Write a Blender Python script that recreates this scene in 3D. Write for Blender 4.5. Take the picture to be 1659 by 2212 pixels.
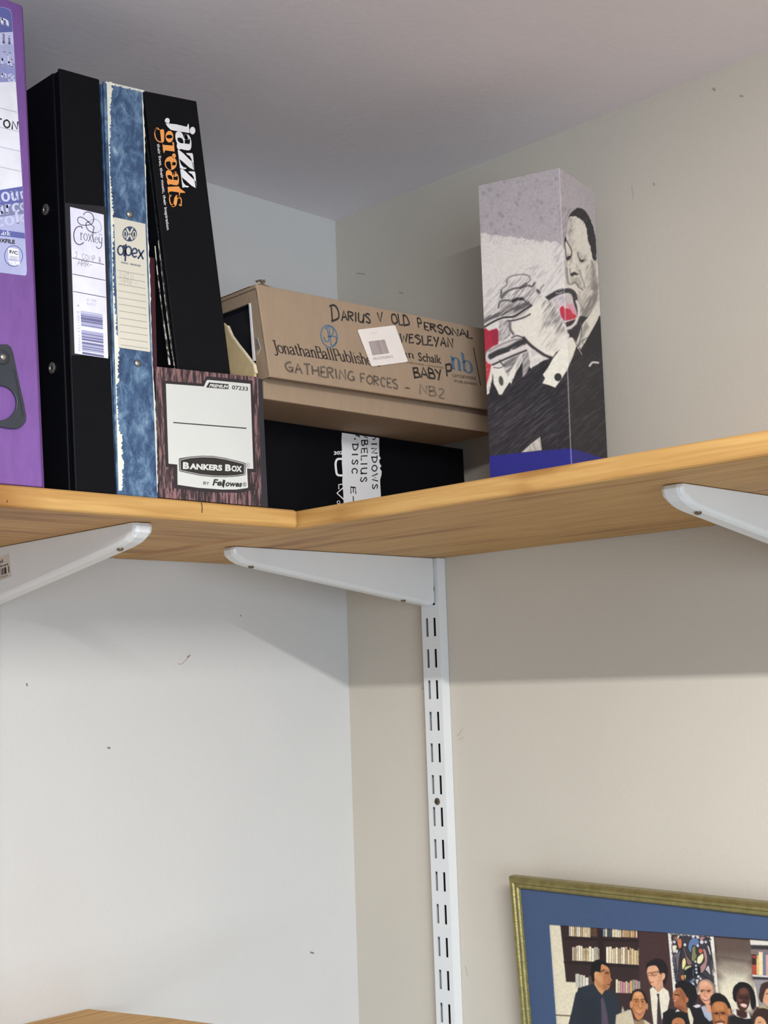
import bpy, bmesh, math, random
import numpy as np
from mathutils import Vector, Matrix

for o in list(bpy.data.objects):
    bpy.data.objects.remove(o, do_unlink=True)
SC = bpy.context.scene
COL = SC.collection
rnd = random.Random(7)

# ------------------------------------------------------------------ camera
CH = 1.87                                  # height of the lens above the floor
FPX = 2829.09                              # focal length in pixels of a 1659 px wide picture
YAW, PITCH, ROLL = 2.353703, 0.126606, -0.033665
CAM = Vector((1.06526, -1.006452, CH))
_f = Vector((math.cos(YAW)*math.cos(PITCH), math.sin(YAW)*math.cos(PITCH), math.sin(PITCH)))
_r = Vector((math.sin(YAW), -math.cos(YAW), 0))
_u = _r.cross(_f)
RIGHT = math.cos(ROLL)*_r + math.sin(ROLL)*_u
UP = math.cos(ROLL)*_u - math.sin(ROLL)*_r
FWD = _f
cd = bpy.data.cameras.new('camera')
cam = bpy.data.objects.new('camera', cd)
COL.objects.link(cam)
cd.sensor_fit = 'HORIZONTAL'
cd.sensor_width = 36.0
cd.lens = FPX*36.0/1659.0
cd.clip_start = 0.01
M = Matrix((RIGHT, UP, -FWD)).transposed().to_4x4()
M.translation = CAM
cam.matrix_world = M
SC.camera = cam

# ------------------------------------------------------------------ light
def lin(c):
    out = []
    for v in c[:3]:
        v = v/255.0
        out.append(v/12.92 if v <= 0.04045 else ((v+0.055)/1.055)**2.4)
    return tuple(out)

W = bpy.data.worlds.new('world')
SC.world = W
W.use_nodes = True
# the rest of the room as surroundings: its window side (+x) bright and cool, the side behind the photographer dim and warm
_n = W.node_tree.nodes; _l = W.node_tree.links
_tc = _n.new('ShaderNodeTexCoord'); _sx = _n.new('ShaderNodeSeparateXYZ'); _rp = _n.new('ShaderNodeValToRGB')
_mr = _n.new('ShaderNodeMapRange'); _mr.inputs['From Min'].default_value = -0.2; _mr.inputs['From Max'].default_value = 1.0
_l.new(_tc.outputs['Generated'], _sx.inputs[0]); _l.new(_sx.outputs['X'], _mr.inputs['Value']); _l.new(_mr.outputs[0], _rp.inputs[0])
_rp.color_ramp.elements[0].color = (0.53, 0.50, 0.47, 1)
_rp.color_ramp.elements[1].color = (1.30, 1.42, 1.70, 1)
_l.new(_rp.outputs[0], _n['Background'].inputs[0])
_n['Background'].inputs[1].default_value = 0.36

def lamp(name, kind, loc, energy, color, **kw):
    d = bpy.data.lights.new(name, kind)
    d.energy = energy
    d.color = color
    for k, v in kw.items():
        setattr(d, k, v)
    o = bpy.data.objects.new(name, d)
    o.location = loc
    COL.objects.link(o)
    return o
# the room's strip light under the ceiling, angled down into the corner
strip = lamp('strip_light', 'AREA', (1.45, -1.07, CH+0.448), 36.0, (1.0, 0.985, 0.95), shape='RECTANGLE', size=0.86, size_y=0.028)
_d = Vector((0.0, 0.17, -1.0)).normalized()
strip.rotation_euler = Matrix((Vector((1, 0, 0)), Vector((1, 0, 0)).cross(_d), -_d)).transposed().to_euler()
# daylight through the low window in the far wall, facing the left wall
win = lamp('window_daylight', 'AREA', (3.1, -1.9, CH-0.30), 44.0, (0.80, 0.90, 1.0), shape='RECTANGLE', size=1.5, size_y=1.2)
win.rotation_euler = (Vector((0.1, -0.3, CH+0.4)) - Vector(win.location)).to_track_quat('-Z', 'Y').to_euler()

SC.view_settings.view_transform = 'Standard'
SC.view_settings.look = 'None'
SC.view_settings.gamma = 1.0
SC.view_settings.use_curve_mapping = False
SC.view_settings.exposure = 0.09
SC.cycles.use_denoising = True
SC.cycles.max_bounces = 8
SC.cycles.diffuse_bounces = 5

# ------------------------------------------------------------------ helpers
def hit(px, p0, n):
    """point where the sight line through photo pixel px meets the plane (p0, n)"""
    d = FWD*FPX + RIGHT*(px[0]-829.5) + UP*(1106.0-px[1])
    p0 = Vector(p0); n = Vector(n)
    return CAM + d*((p0-CAM).dot(n)/d.dot(n))
def hx(px, x): return hit(px, (x, 0, 0), (1, 0, 0))
def hy(px, y): return hit(px, (0, y, 0), (0, 1, 0))
def hz(px, z): return hit(px, (0, 0, z), (0, 0, 1))
def zm(x0, y0, s):
    return lambda *pts: [(x0+p[0]*s, y0+p[1]*s) for p in pts]

WL = {}
def link(o, parent=None, loc=None):
    COL.objects.link(o)
    if parent is not None:
        o.parent = parent
        WL[o.name] = WL[parent.name]
    else:
        WL[o.name] = Vector(loc) if loc is not None else Vector((0, 0, 0))
    return o
def thing(name, label, cat, loc, group=None):
    o = bpy.data.objects.new(name, None)
    o.empty_display_size = 0.02
    link(o, None, loc)
    o.location = loc
    o['label'] = label
    o['category'] = cat
    if group: o['group'] = group
    return o

class G:
    def __init__(s): s.v = []; s.f = []; s.m = []
    def face(s, pts, m=0):
        b = len(s.v); s.v += [Vector(p) for p in pts]
        s.f.append(tuple(range(b, b+len(pts)))); s.m.append(m)
    def mesh(s, vs, fs, m=0):
        b = len(s.v); s.v += [Vector(p) for p in vs]
        for f in fs: s.f.append(tuple(b+i for i in f)); s.m.append(m)
    def hexa(s, q, m=0):
        """8 points: bottom ring then top ring"""
        s.mesh(q, [(3,2,1,0),(4,5,6,7),(0,1,5,4),(1,2,6,5),(2,3,7,6),(3,0,4,7)], m)
    def box(s, a, b, m=0):
        x0,y0,z0 = a; x1,y1,z1 = b
        s.hexa([(x0,y0,z0),(x1,y0,z0),(x1,y1,z0),(x0,y1,z0),(x0,y0,z1),(x1,y0,z1),(x1,y1,z1),(x0,y1,z1)], m)
    def prism(s, pts, d, m=0):
        """closed outline (3-D points) pushed along vector d"""
        n = len(pts); d = Vector(d); a = [Vector(p) for p in pts]
        s.mesh(a+[p+d for p in a], [tuple(range(n-1,-1,-1)), tuple(range(n,2*n))]+[(i,(i+1)%n,n+(i+1)%n,n+i) for i in range(n)], m)
    def lathe(s, c, axis, prof, m=0, seg=20):
        c = Vector(c); a = Vector(axis).normalized()
        e = a.orthogonal().normalized(); g = a.cross(e)
        b = len(s.v)
        for r, h in prof:
            for k in range(seg):
                t = 2*math.pi*k/seg
                s.v.append(c+a*h+(e*math.cos(t)+g*math.sin(t))*r)
        n = len(prof)
        for i in range(n-1):
            for k in range(seg):
                s.f.append((b+i*seg+k, b+i*seg+(k+1)%seg, b+(i+1)*seg+(k+1)%seg, b+(i+1)*seg+k)); s.m.append(m)
        s.f.append(tuple(b+k for k in range(seg-1,-1,-1))); s.m.append(m)
        s.f.append(tuple(b+(n-1)*seg+k for k in range(seg))); s.m.append(m)
    def build(s, name, mats, parent=None, bevel=0, seg=2, fix=True, smooth=False):
        me = bpy.data.meshes.new(name)
        o = bpy.data.objects.new(name, me)
        link(o, parent)
        off = WL[o.name]
        me.from_pydata([tuple(p-off) for p in s.v], [], s.f)
        if not isinstance(mats, (list, tuple)): mats = [mats]
        for k in mats: me.materials.append(k)
        me.polygons.foreach_set('material_index', s.m)
        if fix:
            bm = bmesh.new(); bm.from_mesh(me)
            bmesh.ops.remove_doubles(bm, verts=bm.verts, dist=1e-6)
            bmesh.ops.recalc_face_normals(bm, faces=bm.faces)
            bm.to_mesh(me); bm.free()
        if smooth:
            me.polygons.foreach_set('use_smooth', [True]*len(me.polygons))
        if bevel:
            b = o.modifiers.new('bevel', 'BEVEL')
            b.width = bevel; b.segments = seg; b.limit_method = 'ANGLE'; b.angle_limit = math.radians(35)
        return o

# ------------------------------------------------------------------ materials
MATS = {}
def mat(name, c, rough=0.6, var=0.06, scale=60, bump=0.0, bscale=400, metal=0.0, stretch=(1,1,1), spec=0.5, c2=None, lo=0.35, hi=0.65):
    if name in MATS: return MATS[name]
    m = bpy.data.materials.new(name); m.use_nodes = True
    nt = m.node_tree; N = nt.nodes; L = nt.links
    p = N['Principled BSDF']
    p.inputs['Roughness'].default_value = rough
    p.inputs['Metallic'].default_value = metal
    p.inputs['Specular IOR Level'].default_value = spec
    tc = N.new('ShaderNodeTexCoord'); mp = N.new('ShaderNodeMapping'); mp.inputs['Scale'].default_value = stretch
    nz = N.new('ShaderNodeTexNoise'); nz.inputs['Scale'].default_value = scale; nz.inputs['Detail'].default_value = 4
    L.new(tc.outputs['Object'], mp.inputs[0]); L.new(mp.outputs[0], nz.inputs['Vector'])
    rp = N.new('ShaderNodeValToRGB')
    a = lin(c)
    b = lin(c2) if c2 else a
    k0, k1 = (1.0, 1.0) if c2 else (1-var, 1+var)
    rp.color_ramp.elements[0].position = lo; rp.color_ramp.elements[1].position = hi
    rp.color_ramp.elements[0].color = (*[min(1, v*k0) for v in a], 1)
    rp.color_ramp.elements[1].color = (*[min(1, v*k1) for v in b], 1)
    L.new(nz.outputs['Fac'], rp.inputs[0]); L.new(rp.outputs[0], p.inputs['Base Color'])
    if bump:
        n2 = N.new('ShaderNodeTexNoise'); n2.inputs['Scale'].default_value = bscale; n2.inputs['Detail'].default_value = 3
        L.new(mp.outputs[0], n2.inputs['Vector'])
        bp = N.new('ShaderNodeBump'); bp.inputs['Strength'].default_value = bump; bp.inputs['Distance'].default_value = 0.001
        L.new(n2.outputs['Fac'], bp.inputs['Height']); L.new(bp.outputs[0], p.inputs['Normal'])
    MATS[name] = m
    return m

def wood(name, along):
    """oiled pine, grain running along one axis"""
    if name in MATS: return MATS[name]
    m = bpy.data.materials.new(name); m.use_nodes = True
    nt = m.node_tree; N = nt.nodes; L = nt.links
    p = N['Principled BSDF']; p.inputs['Roughness'].default_value = 0.55
    tc = N.new('ShaderNodeTexCoord')
    def noise(sc, scale, det=4, dist=0.0):
        mp = N.new('ShaderNodeMapping'); mp.inputs['Scale'].default_value = sc
        nz = N.new('ShaderNodeTexNoise'); nz.inputs['Scale'].default_value = scale
        nz.inputs['Detail'].default_value = det; nz.inputs['Distortion'].default_value = dist
        L.new(tc.outputs['Object'], mp.inputs[0]); L.new(mp.outputs[0], nz.inputs['Vector'])
        return nz
    st = (0.055, 1, 1) if along == 'X' else (1, 0.055, 1)
    s2 = (0.16, 1, 1.0) if along == 'X' else (1, 0.16, 1.0)
    g1 = noise(st, 190, 5, 0.6); g2 = noise(s2, 26, 3, 1.2)
    rp = N.new('ShaderNodeValToRGB')
    rp.color_ramp.elements[0].position = 0.3; rp.color_ramp.elements[1].position = 0.7
    rp.color_ramp.elements[0].color = (*lin((174, 129, 69)), 1)
    rp.color_ramp.elements[1].color = (*lin((198, 157, 94)), 1)
    L.new(g1.outputs['Fac'], rp.inputs[0])
    r2 = N.new('ShaderNodeValToRGB')
    r2.color_ramp.elements[0].position = 0.27; r2.color_ramp.elements[1].position = 0.47
    r2.color_ramp.elements[0].color = (*lin((196, 168, 132)), 1)
    r2.color_ramp.elements[1].color = (1, 1, 1, 1)
    L.new(g2.outputs['Fac'], r2.inputs[0])
    mx = N.new('ShaderNodeMix'); mx.data_type = 'RGBA'; mx.blend_type = 'MULTIPLY'; mx.inputs[0].default_value = 1.0
    L.new(rp.outputs[0], mx.inputs[6]); L.new(r2.outputs[0], mx.inputs[7])
    # knots
    mp = N.new('ShaderNodeMapping'); mp.inputs['Scale'].default_value = (0.45, 1, 0.6) if along == 'X' else (1, 0.45, 0.6)
    vo = N.new('ShaderNodeTexVoronoi'); vo.inputs['Scale'].default_value = 11
    L.new(tc.outputs['Object'], mp.inputs[0]); L.new(mp.outputs[0], vo.inputs['Vector'])
    r3 = N.new('ShaderNodeValToRGB')
    r3.color_ramp.elements[0].position = 0.03; r3.color_ramp.elements[1].position = 0.11
    r3.color_ramp.elements[0].color = (*lin((150, 108, 70)), 1); r3.color_ramp.elements[1].color = (1, 1, 1, 1)
    L.new(vo.outputs['Distance'], r3.inputs[0])
    m2 = N.new('ShaderNodeMix'); m2.data_type = 'RGBA'; m2.blend_type = 'MULTIPLY'; m2.inputs[0].default_value = 1.0
    L.new(mx.outputs[2], m2.inputs[6]); L.new(r3.outputs[0], m2.inputs[7])
    L.new(m2.outputs[2], p.inputs['Base Color'])
    bp = N.new('ShaderNodeBump'); bp.inputs['Strength'].default_value = 0.25; bp.inputs['Distance'].default_value = 0.0006
    L.new(g1.outputs['Fac'], bp.inputs['Height']); L.new(bp.outputs[0], p.inputs['Normal'])
    MATS[name] = m
    return m

def print_mat(name, rough=0.55, spec=0.4):
    m = bpy.data.materials.new(name); m.use_nodes = True
    N = m.node_tree.nodes; L = m.node_tree.links
    p = N['Principled BSDF']; p.inputs['Roughness'].default_value = rough; p.inputs['Specular IOR Level'].default_value = spec
    a = N.new('ShaderNodeAttribute'); a.attribute_name = 'print'
    tc = N.new('ShaderNodeTexCoord'); nz = N.new('ShaderNodeTexNoise'); nz.inputs['Scale'].default_value = 900
    L.new(tc.outputs['Object'], nz.inputs['Vector'])
    rp = N.new('ShaderNodeValToRGB'); rp.color_ramp.elements[0].color = (0.93,0.93,0.93,1); rp.color_ramp.elements[1].color = (1,1,1,1)
    L.new(nz.outputs['Fac'], rp.inputs[0])
    mx = N.new('ShaderNodeMix'); mx.data_type = 'RGBA'; mx.blend_type = 'MULTIPLY'; mx.inputs[0].default_value = 1.0
    L.new(a.outputs['Color'], mx.inputs[6]); L.new(rp.outputs[0], mx.inputs[7]); L.new(mx.outputs[2], p.inputs['Base Color'])
    return m

M_wallL = mat('painted_plaster_left', (200, 200, 198), 0.9, 0.02, 5, 0.25, 240)  # cooler than the right wall: the cool daylight is put into this colour
M_wallR = mat('painted_plaster_right', (197, 191, 179), 0.9, 0.02, 5, 0.25, 240)
M_ceil = mat('ceiling_paint', (238, 235, 241), 0.95, 0.025, 4, 0.25, 160)
M_floor = mat('floor_boards', (140, 134, 128), 0.6, 0.05, 8)
M_white = mat('white_enamel', (218, 221, 222), 0.32, 0.01, 30)
M_slot = mat('slot_dark', (28, 27, 24), 0.8)
M_steel = mat('steel', (175, 172, 165), 0.3, 0.05, 200, metal=1.0)
M_brass = mat('dull_screw', (120, 108, 86), 0.4, 0.1, 300, metal=0.8)
M_ink = mat('black_ink', (38, 34, 32), 0.7)
M_kraft = mat('kraft_board', (154, 132, 109), 0.85, 0.03, 110, 0.2, 500, stretch=(1,1,0.4))
M_kraftin = mat('kraft_inside', (190, 166, 126), 0.9, 0.05, 120)
M_black = mat('black_card', (24, 24, 28), 0.5, 0.1, 80)
M_blackpvc = mat('black_plastic_cover', (13, 14, 18), 0.5, 0.06, 60, 0.12, 900, spec=0.1)
M_paper = mat('white_paper', (232, 231, 234), 0.8, 0.015, 50)
M_pages = mat('page_block', (220, 215, 200), 0.9, 0.08, 300, stretch=(1,6,1))

# ------------------------------------------------------------------ room
WT = 0.12
def struct(g, name, m, **k):
    o = g.build(name, m, None, **k); o['kind'] = 'structure'; return o
XE, YE, ZC = 3.4, -3.2, CH+0.5284
g = G(); g.box((-WT, YE, 0), (0, WT, ZC)); wallL = struct(g, 'wall_left', M_wallL)
g = G(); g.box((0, 0, 0), (XE, WT, ZC)); wallR = struct(g, 'wall_right', M_wallR)
g = G(); g.box((-WT, YE, ZC), (XE, WT, ZC+WT)); struct(g, 'ceiling', M_ceil)
g = G(); g.box((-WT, YE, -WT), (XE, WT, 0)); struct(g, 'floor', M_floor)

# ------------------------------------------------------------------ shelves
ZS = CH+0.12244; TH = 0.01566; ZT = ZS+TH; DL = 0.2735; DR = 0.308
def tagged(o, label, cat, group=None):
    o['label'] = label; o['category'] = cat
    if group: o['group'] = group
    return o
g = G(); g.box((0.0006, -1.25, ZS), (DL, -DR-0.0014, ZT))
boardL = tagged(g.build('shelf_board', wood('pine_along_wall_left', 'Y'), None, 0.0030, 3), 'pine shelf board carrying the row of upright files, its rounded end butting the other board', 'shelf', 'pine shelf boards')
g = G(); g.box((0.0006, -DR, ZS), (1.75, -0.0006, ZT))
tagged(g.build('shelf_board', wood('pine_along_wall_right', 'X'), None, 0.0030, 3), 'long pine shelf board under the tall picture carton and the cardboard box', 'shelf', 'pine shelf boards')
ZL = CH-0.2857
g = G(); g.prism([(0.0006, -1.25, ZL-TH), (0.27, -1.25, ZL-TH), (0.27, -0.2635, ZL-TH), (0.085, -0.309, ZL-TH), (0.0006, -0.3355, ZL-TH)], (0, 0, TH))
tagged(g.build('shelf_board', wood('pine_along_wall_left', 'Y'), None, 0.0018, 2), 'lower pine shelf board whose far corner shows at the bottom edge of the picture', 'shelf', 'pine shelf boards')

# slotted uprights
def upright(name, label, org, ax, out, z0, z1, slots=True):
    """org: centre on the wall; ax: unit vector along the wall; out: unit vector off the wall"""
    org = Vector(org); ax = Vector(ax); out = Vector(out); up = Vector((0, 0, 1))
    t = thing(name, label, 'shelf upright', (org.x, org.y, z0), 'slotted uprights')
    hw, dp, ff = 0.0124, 0.0122, 0.0012
    P = lambda a, o, z: org+ax*a+out*o+up*(z-org.z)
    g = G()
    # channel: two webs and a face pierced by the slot rows
    for sgn in (-1, 1):
        a0, a1 = sorted((sgn*hw, sgn*(hw-ff)))
        g.hexa([P(a0,0.0004,z0),P(a1,0.0004,z0),P(a1,dp,z0),P(a0,dp,z0),P(a0,0.0004,z1),P(a1,0.0004,z1),P(a1,dp,z1),P(a0,dp,z1)])
    sw, sh = 0.00185, 0.0095                        # slot half width, half height
    zr = CH+0.05124
    rows = []
    k = 0
    z = zr + 0.032*math.ceil((z1-zr)/0.032)
    while z > z0:
        if z+sh < z1-0.004 and z-sh > z0+0.004: rows.append(z)
        z -= 0.032
    def facebox(a0, a1, zz0, zz1):
        g.hexa([P(a0,dp-ff,zz0),P(a1,dp-ff,zz0),P(a1,dp,zz0),P(a0,dp,zz0),P(a0,dp-ff,zz1),P(a1,dp-ff,zz1),P(a1,dp,zz1),P(a0,dp,zz1)])
    cs = 0.0053
    iw = hw-ff
    last = z1
    for z in rows:
        facebox(-iw, iw, z+sh, last)
        facebox(-iw, -cs-sw, z-sh, z+sh); facebox(-cs+sw, cs-sw, z-sh, z+sh); facebox(cs+sw, iw, z-sh, z+sh)
        last = z-sh
    facebox(-iw, iw, z0, last)
    ch = g.build('channel', M_white, t, 0.0)
    g = G(); q = [P(-iw,0.0006,z0+.002),P(iw,0.0006,z0+.002),P(iw,0.0016,z0+.002),P(-iw,0.0016,z0+.002)]
    g.hexa(q+[p+up*(z1-z0-0.004) for p in q])
    g.build('slot_shade_sheet', M_slot, t)  # dark sheet coloured as the shade seen through the slots
    for zz in (CH-0.1255, CH-0.70):
        if z0 < zz < z1:
            g = G(); g.lathe(P(0.0002, dp-0.0002, zz), out, [(0.0036, 0), (0.0036, 0.0008), (0.002, 0.0016)], 0, 16)
            d = [(-1, 0), (1, 0), (0, -1), (0, 1)]
            c = P(0.0002, dp+0.0014, zz)
            for a in (ax, up):
                b = up if a is ax else ax
                q = [c-a*0.0024-b*0.0004, c+a*0.0024-b*0.0004, c+a*0.0024+b*0.0004, c-a*0.0024+b*0.0004]
                g.hexa(q+[p+out*0.0004 for p in q], 1)
            g.build('screw', [M_brass, M_slot], t)
    return t
UX = 0.1383
upright('slotted_upright', 'white slotted shelf upright running down the wall left of the framed photo', (UX, 0, CH), (1,0,0), (0,-1,0), CH-0.95, ZS-0.0004)
upright('slotted_upright', 'white slotted shelf upright on the wall above the framed photo', (0.5915, 0, CH), (1,0,0), (0,-1,0), CH-0.16, ZS-0.0004)
upright('slotted_upright', 'white slotted shelf upright behind the bracket that has a barcode sticker', (0, -0.4435, CH), (0,1,0), (1,0,0), ZL+0.0006, ZS-0.0004)

# brackets
def bracket(label, org, along, side, length, view, screws):
    """org: foot on the wall plane; along: unit vector off the wall; side: across the arm"""
    org = Vector(org); A = Vector(along); S = Vector(side); up = Vector((0,0,1))
    t = thing('shelf_bracket', label, 'shelf bracket', (org.x, org.y, ZS-0.05), 'white shelf brackets')
    st = 0.0142
    z1 = ZS-0.0004
    L = length
    prof = [(st, z1), (L-0.002, z1), (L, z1-0.0030), (L-0.0012, z1-0.0075), (L-0.006, z1-0.0115), (L-0.013, z1-0.0145),
            (L-0.022, z1-0.0166), (st+0.004, z1-0.0490), (st+0.0008, z1-0.0484), (st, z1-0.046)]
    # arm with an outline that rounds over along its lower edge
    hw = 0.0085
    lay = [(-hw, 0.0040), (-hw*0.88, 0.0018), (-hw*0.55, 0.0003), (hw*0.55, 0.0003), (hw*0.88, 0.0018), (hw, 0.0040)]
    g = G(); n = len(prof); vs = []
    cx = sum(p[0] for p in prof)/n
    for s, ins in lay:
        for i, (a, z) in enumerate(prof):
            aa, zz = a, z
            if i >= 2 and i <= n-2:
                # pull the lower edge and the nose inwards
                zz = z+ins*0.9 if i > 3 else z+ins*0.3
                if i <= 6: aa = a-ins*(1.0 if i < 5 else 0.5)
            if i == 1: aa = a-ins
            vs.append(org+A*aa+S*s+up*(zz-org.z))
    fs = []
    for k in range(len(lay)-1):
        for i in range(n):
            j = (i+1) % n
            fs.append((k*n+i, k*n+j, (k+1)*n+j, (k+1)*n+i))
    fs.append(tuple(range(n-1,-1,-1))); fs.append(tuple((len(lay)-1)*n+i for i in range(n)))
    g.mesh(vs, fs)
    g.build('arm', M_white, t, 0.0008, 2)
    # hook plates entering the slots
    for s in (-0.0053, 0.0053):
        g = G(); b = org+S*s
        for zz in (ZS-0.016, ZS-0.040):
            c = b+up*(zz-org.z)
            q = [c+A*0.0062-S*0.0009-up*0.006, c+A*0.0150-S*0.0009-up*0.006, c+A*0.0150+S*0.0009-up*0.006, c+A*0.0062+S*0.0009-up*0.006]
            g.hexa(q+[p+up*0.012 for p in q])
        g.build('hook', M_white, t)
    for a in screws:
        f = (a-(st+0.004))/(L-0.022-st-0.004)
        z = z1-0.0490+f*(0.0490-0.0166)
        c = org+A*a+S*view*0.0030+up*(z+0.0004-org.z)
        g = G(); nrm = (up*-1+A*0.13).normalized()
        g.lathe(c, nrm, [(0.0026, 0), (0.0026, 0.0010), (0.0016, 0.0018)], 0, 14)
        g.build('screw', M_brass, t)
    return t
bracket('white shelf bracket in the corner, joined to the long slotted upright', (UX, 0, CH), (0,-1,0), (1,0,0), 0.2768, 1, (0.0545, 0.2515))
bracket('white shelf bracket tip below the board right of the picture carton', (0.5915, 0, CH), (0,-1,0), (1,0,0), 0.2605, 1, (0.232,))
bl = bracket('white shelf bracket with a barcode sticker, below the upright files', (0, -0.4435, CH), (1,0,0), (0,1,0), 0.2530, -1, (0.224,))

# ------------------------------------------------------------------ flat printing: letters, strokes and shapes on a face
INT_CACHE = {}
def font_mesh(s, bold=0.0):
    k = (s, bold)
    if k in INT_CACHE: return INT_CACHE[k]
    cu = bpy.data.curves.new('lettering', 'FONT'); cu.body = s; cu.size = 1.0; cu.resolution_u = 3; cu.offset = bold
    o = bpy.data.objects.new('lettering', cu); COL.objects.link(o)
    dg = bpy.context.evaluated_depsgraph_get(); dg.update()
    me = bpy.data.meshes.new_from_object(o.evaluated_get(dg))
    v = [(p.co.x, p.co.y) for p in me.vertices]; f = [tuple(p.vertices) for p in me.polygons]
    bpy.data.meshes.remove(me); bpy.data.objects.remove(o); bpy.data.curves.remove(cu)
    INT_CACHE[k] = (v, f)
    return v, f

HAND = {'A':(8,"0,0 4,10 8,0;2,4 6,4"),'B':(7,"0,0 0,10;~0,10 5,9.5 5,6 0,5.3 6,4.6 6.3,1 0,0"),'C':(7,"~6.5,8.5 3.5,10 .5,7 .3,3 3,0 6.5,1.5"),
'D':(8,"0,0 .6,10;~-1,9.8 4,9.6 7.4,6.5 6.6,2.5 0,0"),'E':(6,"6,10 0,9.6 0,0 6,.4;0,5 5,5.2"),'F':(6,"0,0 0,10 6,10;0,5.4 4.6,5.6"),'G':(8,"~6.8,8.6 4,10 .8,7.4 .4,2.8 3.6,0 7,2.4;4,4.4 7.4,4.4 7,0"),
'H':(8,"0,10 0,0;7,10 7,0;0,5 7,5.4"),'I':(3,"1,10 1,0"),'J':(7,"~5.4,10 5.4,2.4 3,0 .4,2;2.6,10 7,10"),'K':(7,"0,10 0,0;6,10 0,4.4 6.4,0"),'L':(6,"0,10 0,0 5.8,.3"),'M':(9,"0,0 1,10 4.5,3 8,10 9,0"),
'N':(8,"0,0 .4,10 6.6,.2 7,10"),'O':(8,"~4,10 .4,7.4 .5,2.6 4,0 7.4,2.8 7.3,7.2 4,10"),'P':(7,"0,0 .3,10;~.3,10 5.6,9.6 6,6 .2,4.6"),'R':(7,"0,0 .2,10;~.2,10 5.4,9.4 5.4,6.2 .3,5;2,5 6.4,0"),
'S':(7,"~6,8.8 3.2,10 .6,8 3.2,5.4 6,3 4,.2 .2,1.2"),'T':(8,"0,9.8 7.6,10;3.8,10 3.8,0"),'U':(8,"~0,10 .2,3 2.2,.2 5,.6 7,4;7,10 7,0"),'V':(7,"0,10 3.4,0 7,10"),'W':(10,"0,10 2.4,0 5,7.4 7.4,0 10,10"),
'Y':(7,"0,10 3.4,5;7,10 2.4,-1"),'&':(7,"~6.4,0 1.6,7.4 3,10 4.6,8 .6,2.6 2,0 6,4.6"),'+':(6,"3,7.4 3,1.6;0,4.6 6,4.6"),'2':(7,"~.4,8 3,10 6,8 4.6,4.6 .2,0;.2,0 6.8,.2"),'.':(3,"1,0 1.6,.7"),
'-':(6,"0,4.6 5,5"),'1':(4,"0,8 2,10 2,0"),'9':(7,"~5.6,7.4 3,10 .6,7.4 3,5 5.6,7.6;5.7,7.6 5,0"),'8':(7,"~3,5.2 .8,7.6 3,10 5.4,7.6 3,5.2 .4,2.6 3,0 5.8,2.6 3,5.2"),' ':(5,""),'/':(4,"0,0 4,10"),')':(4,"~0,11 3,8 3,3 0,0")}
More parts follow.
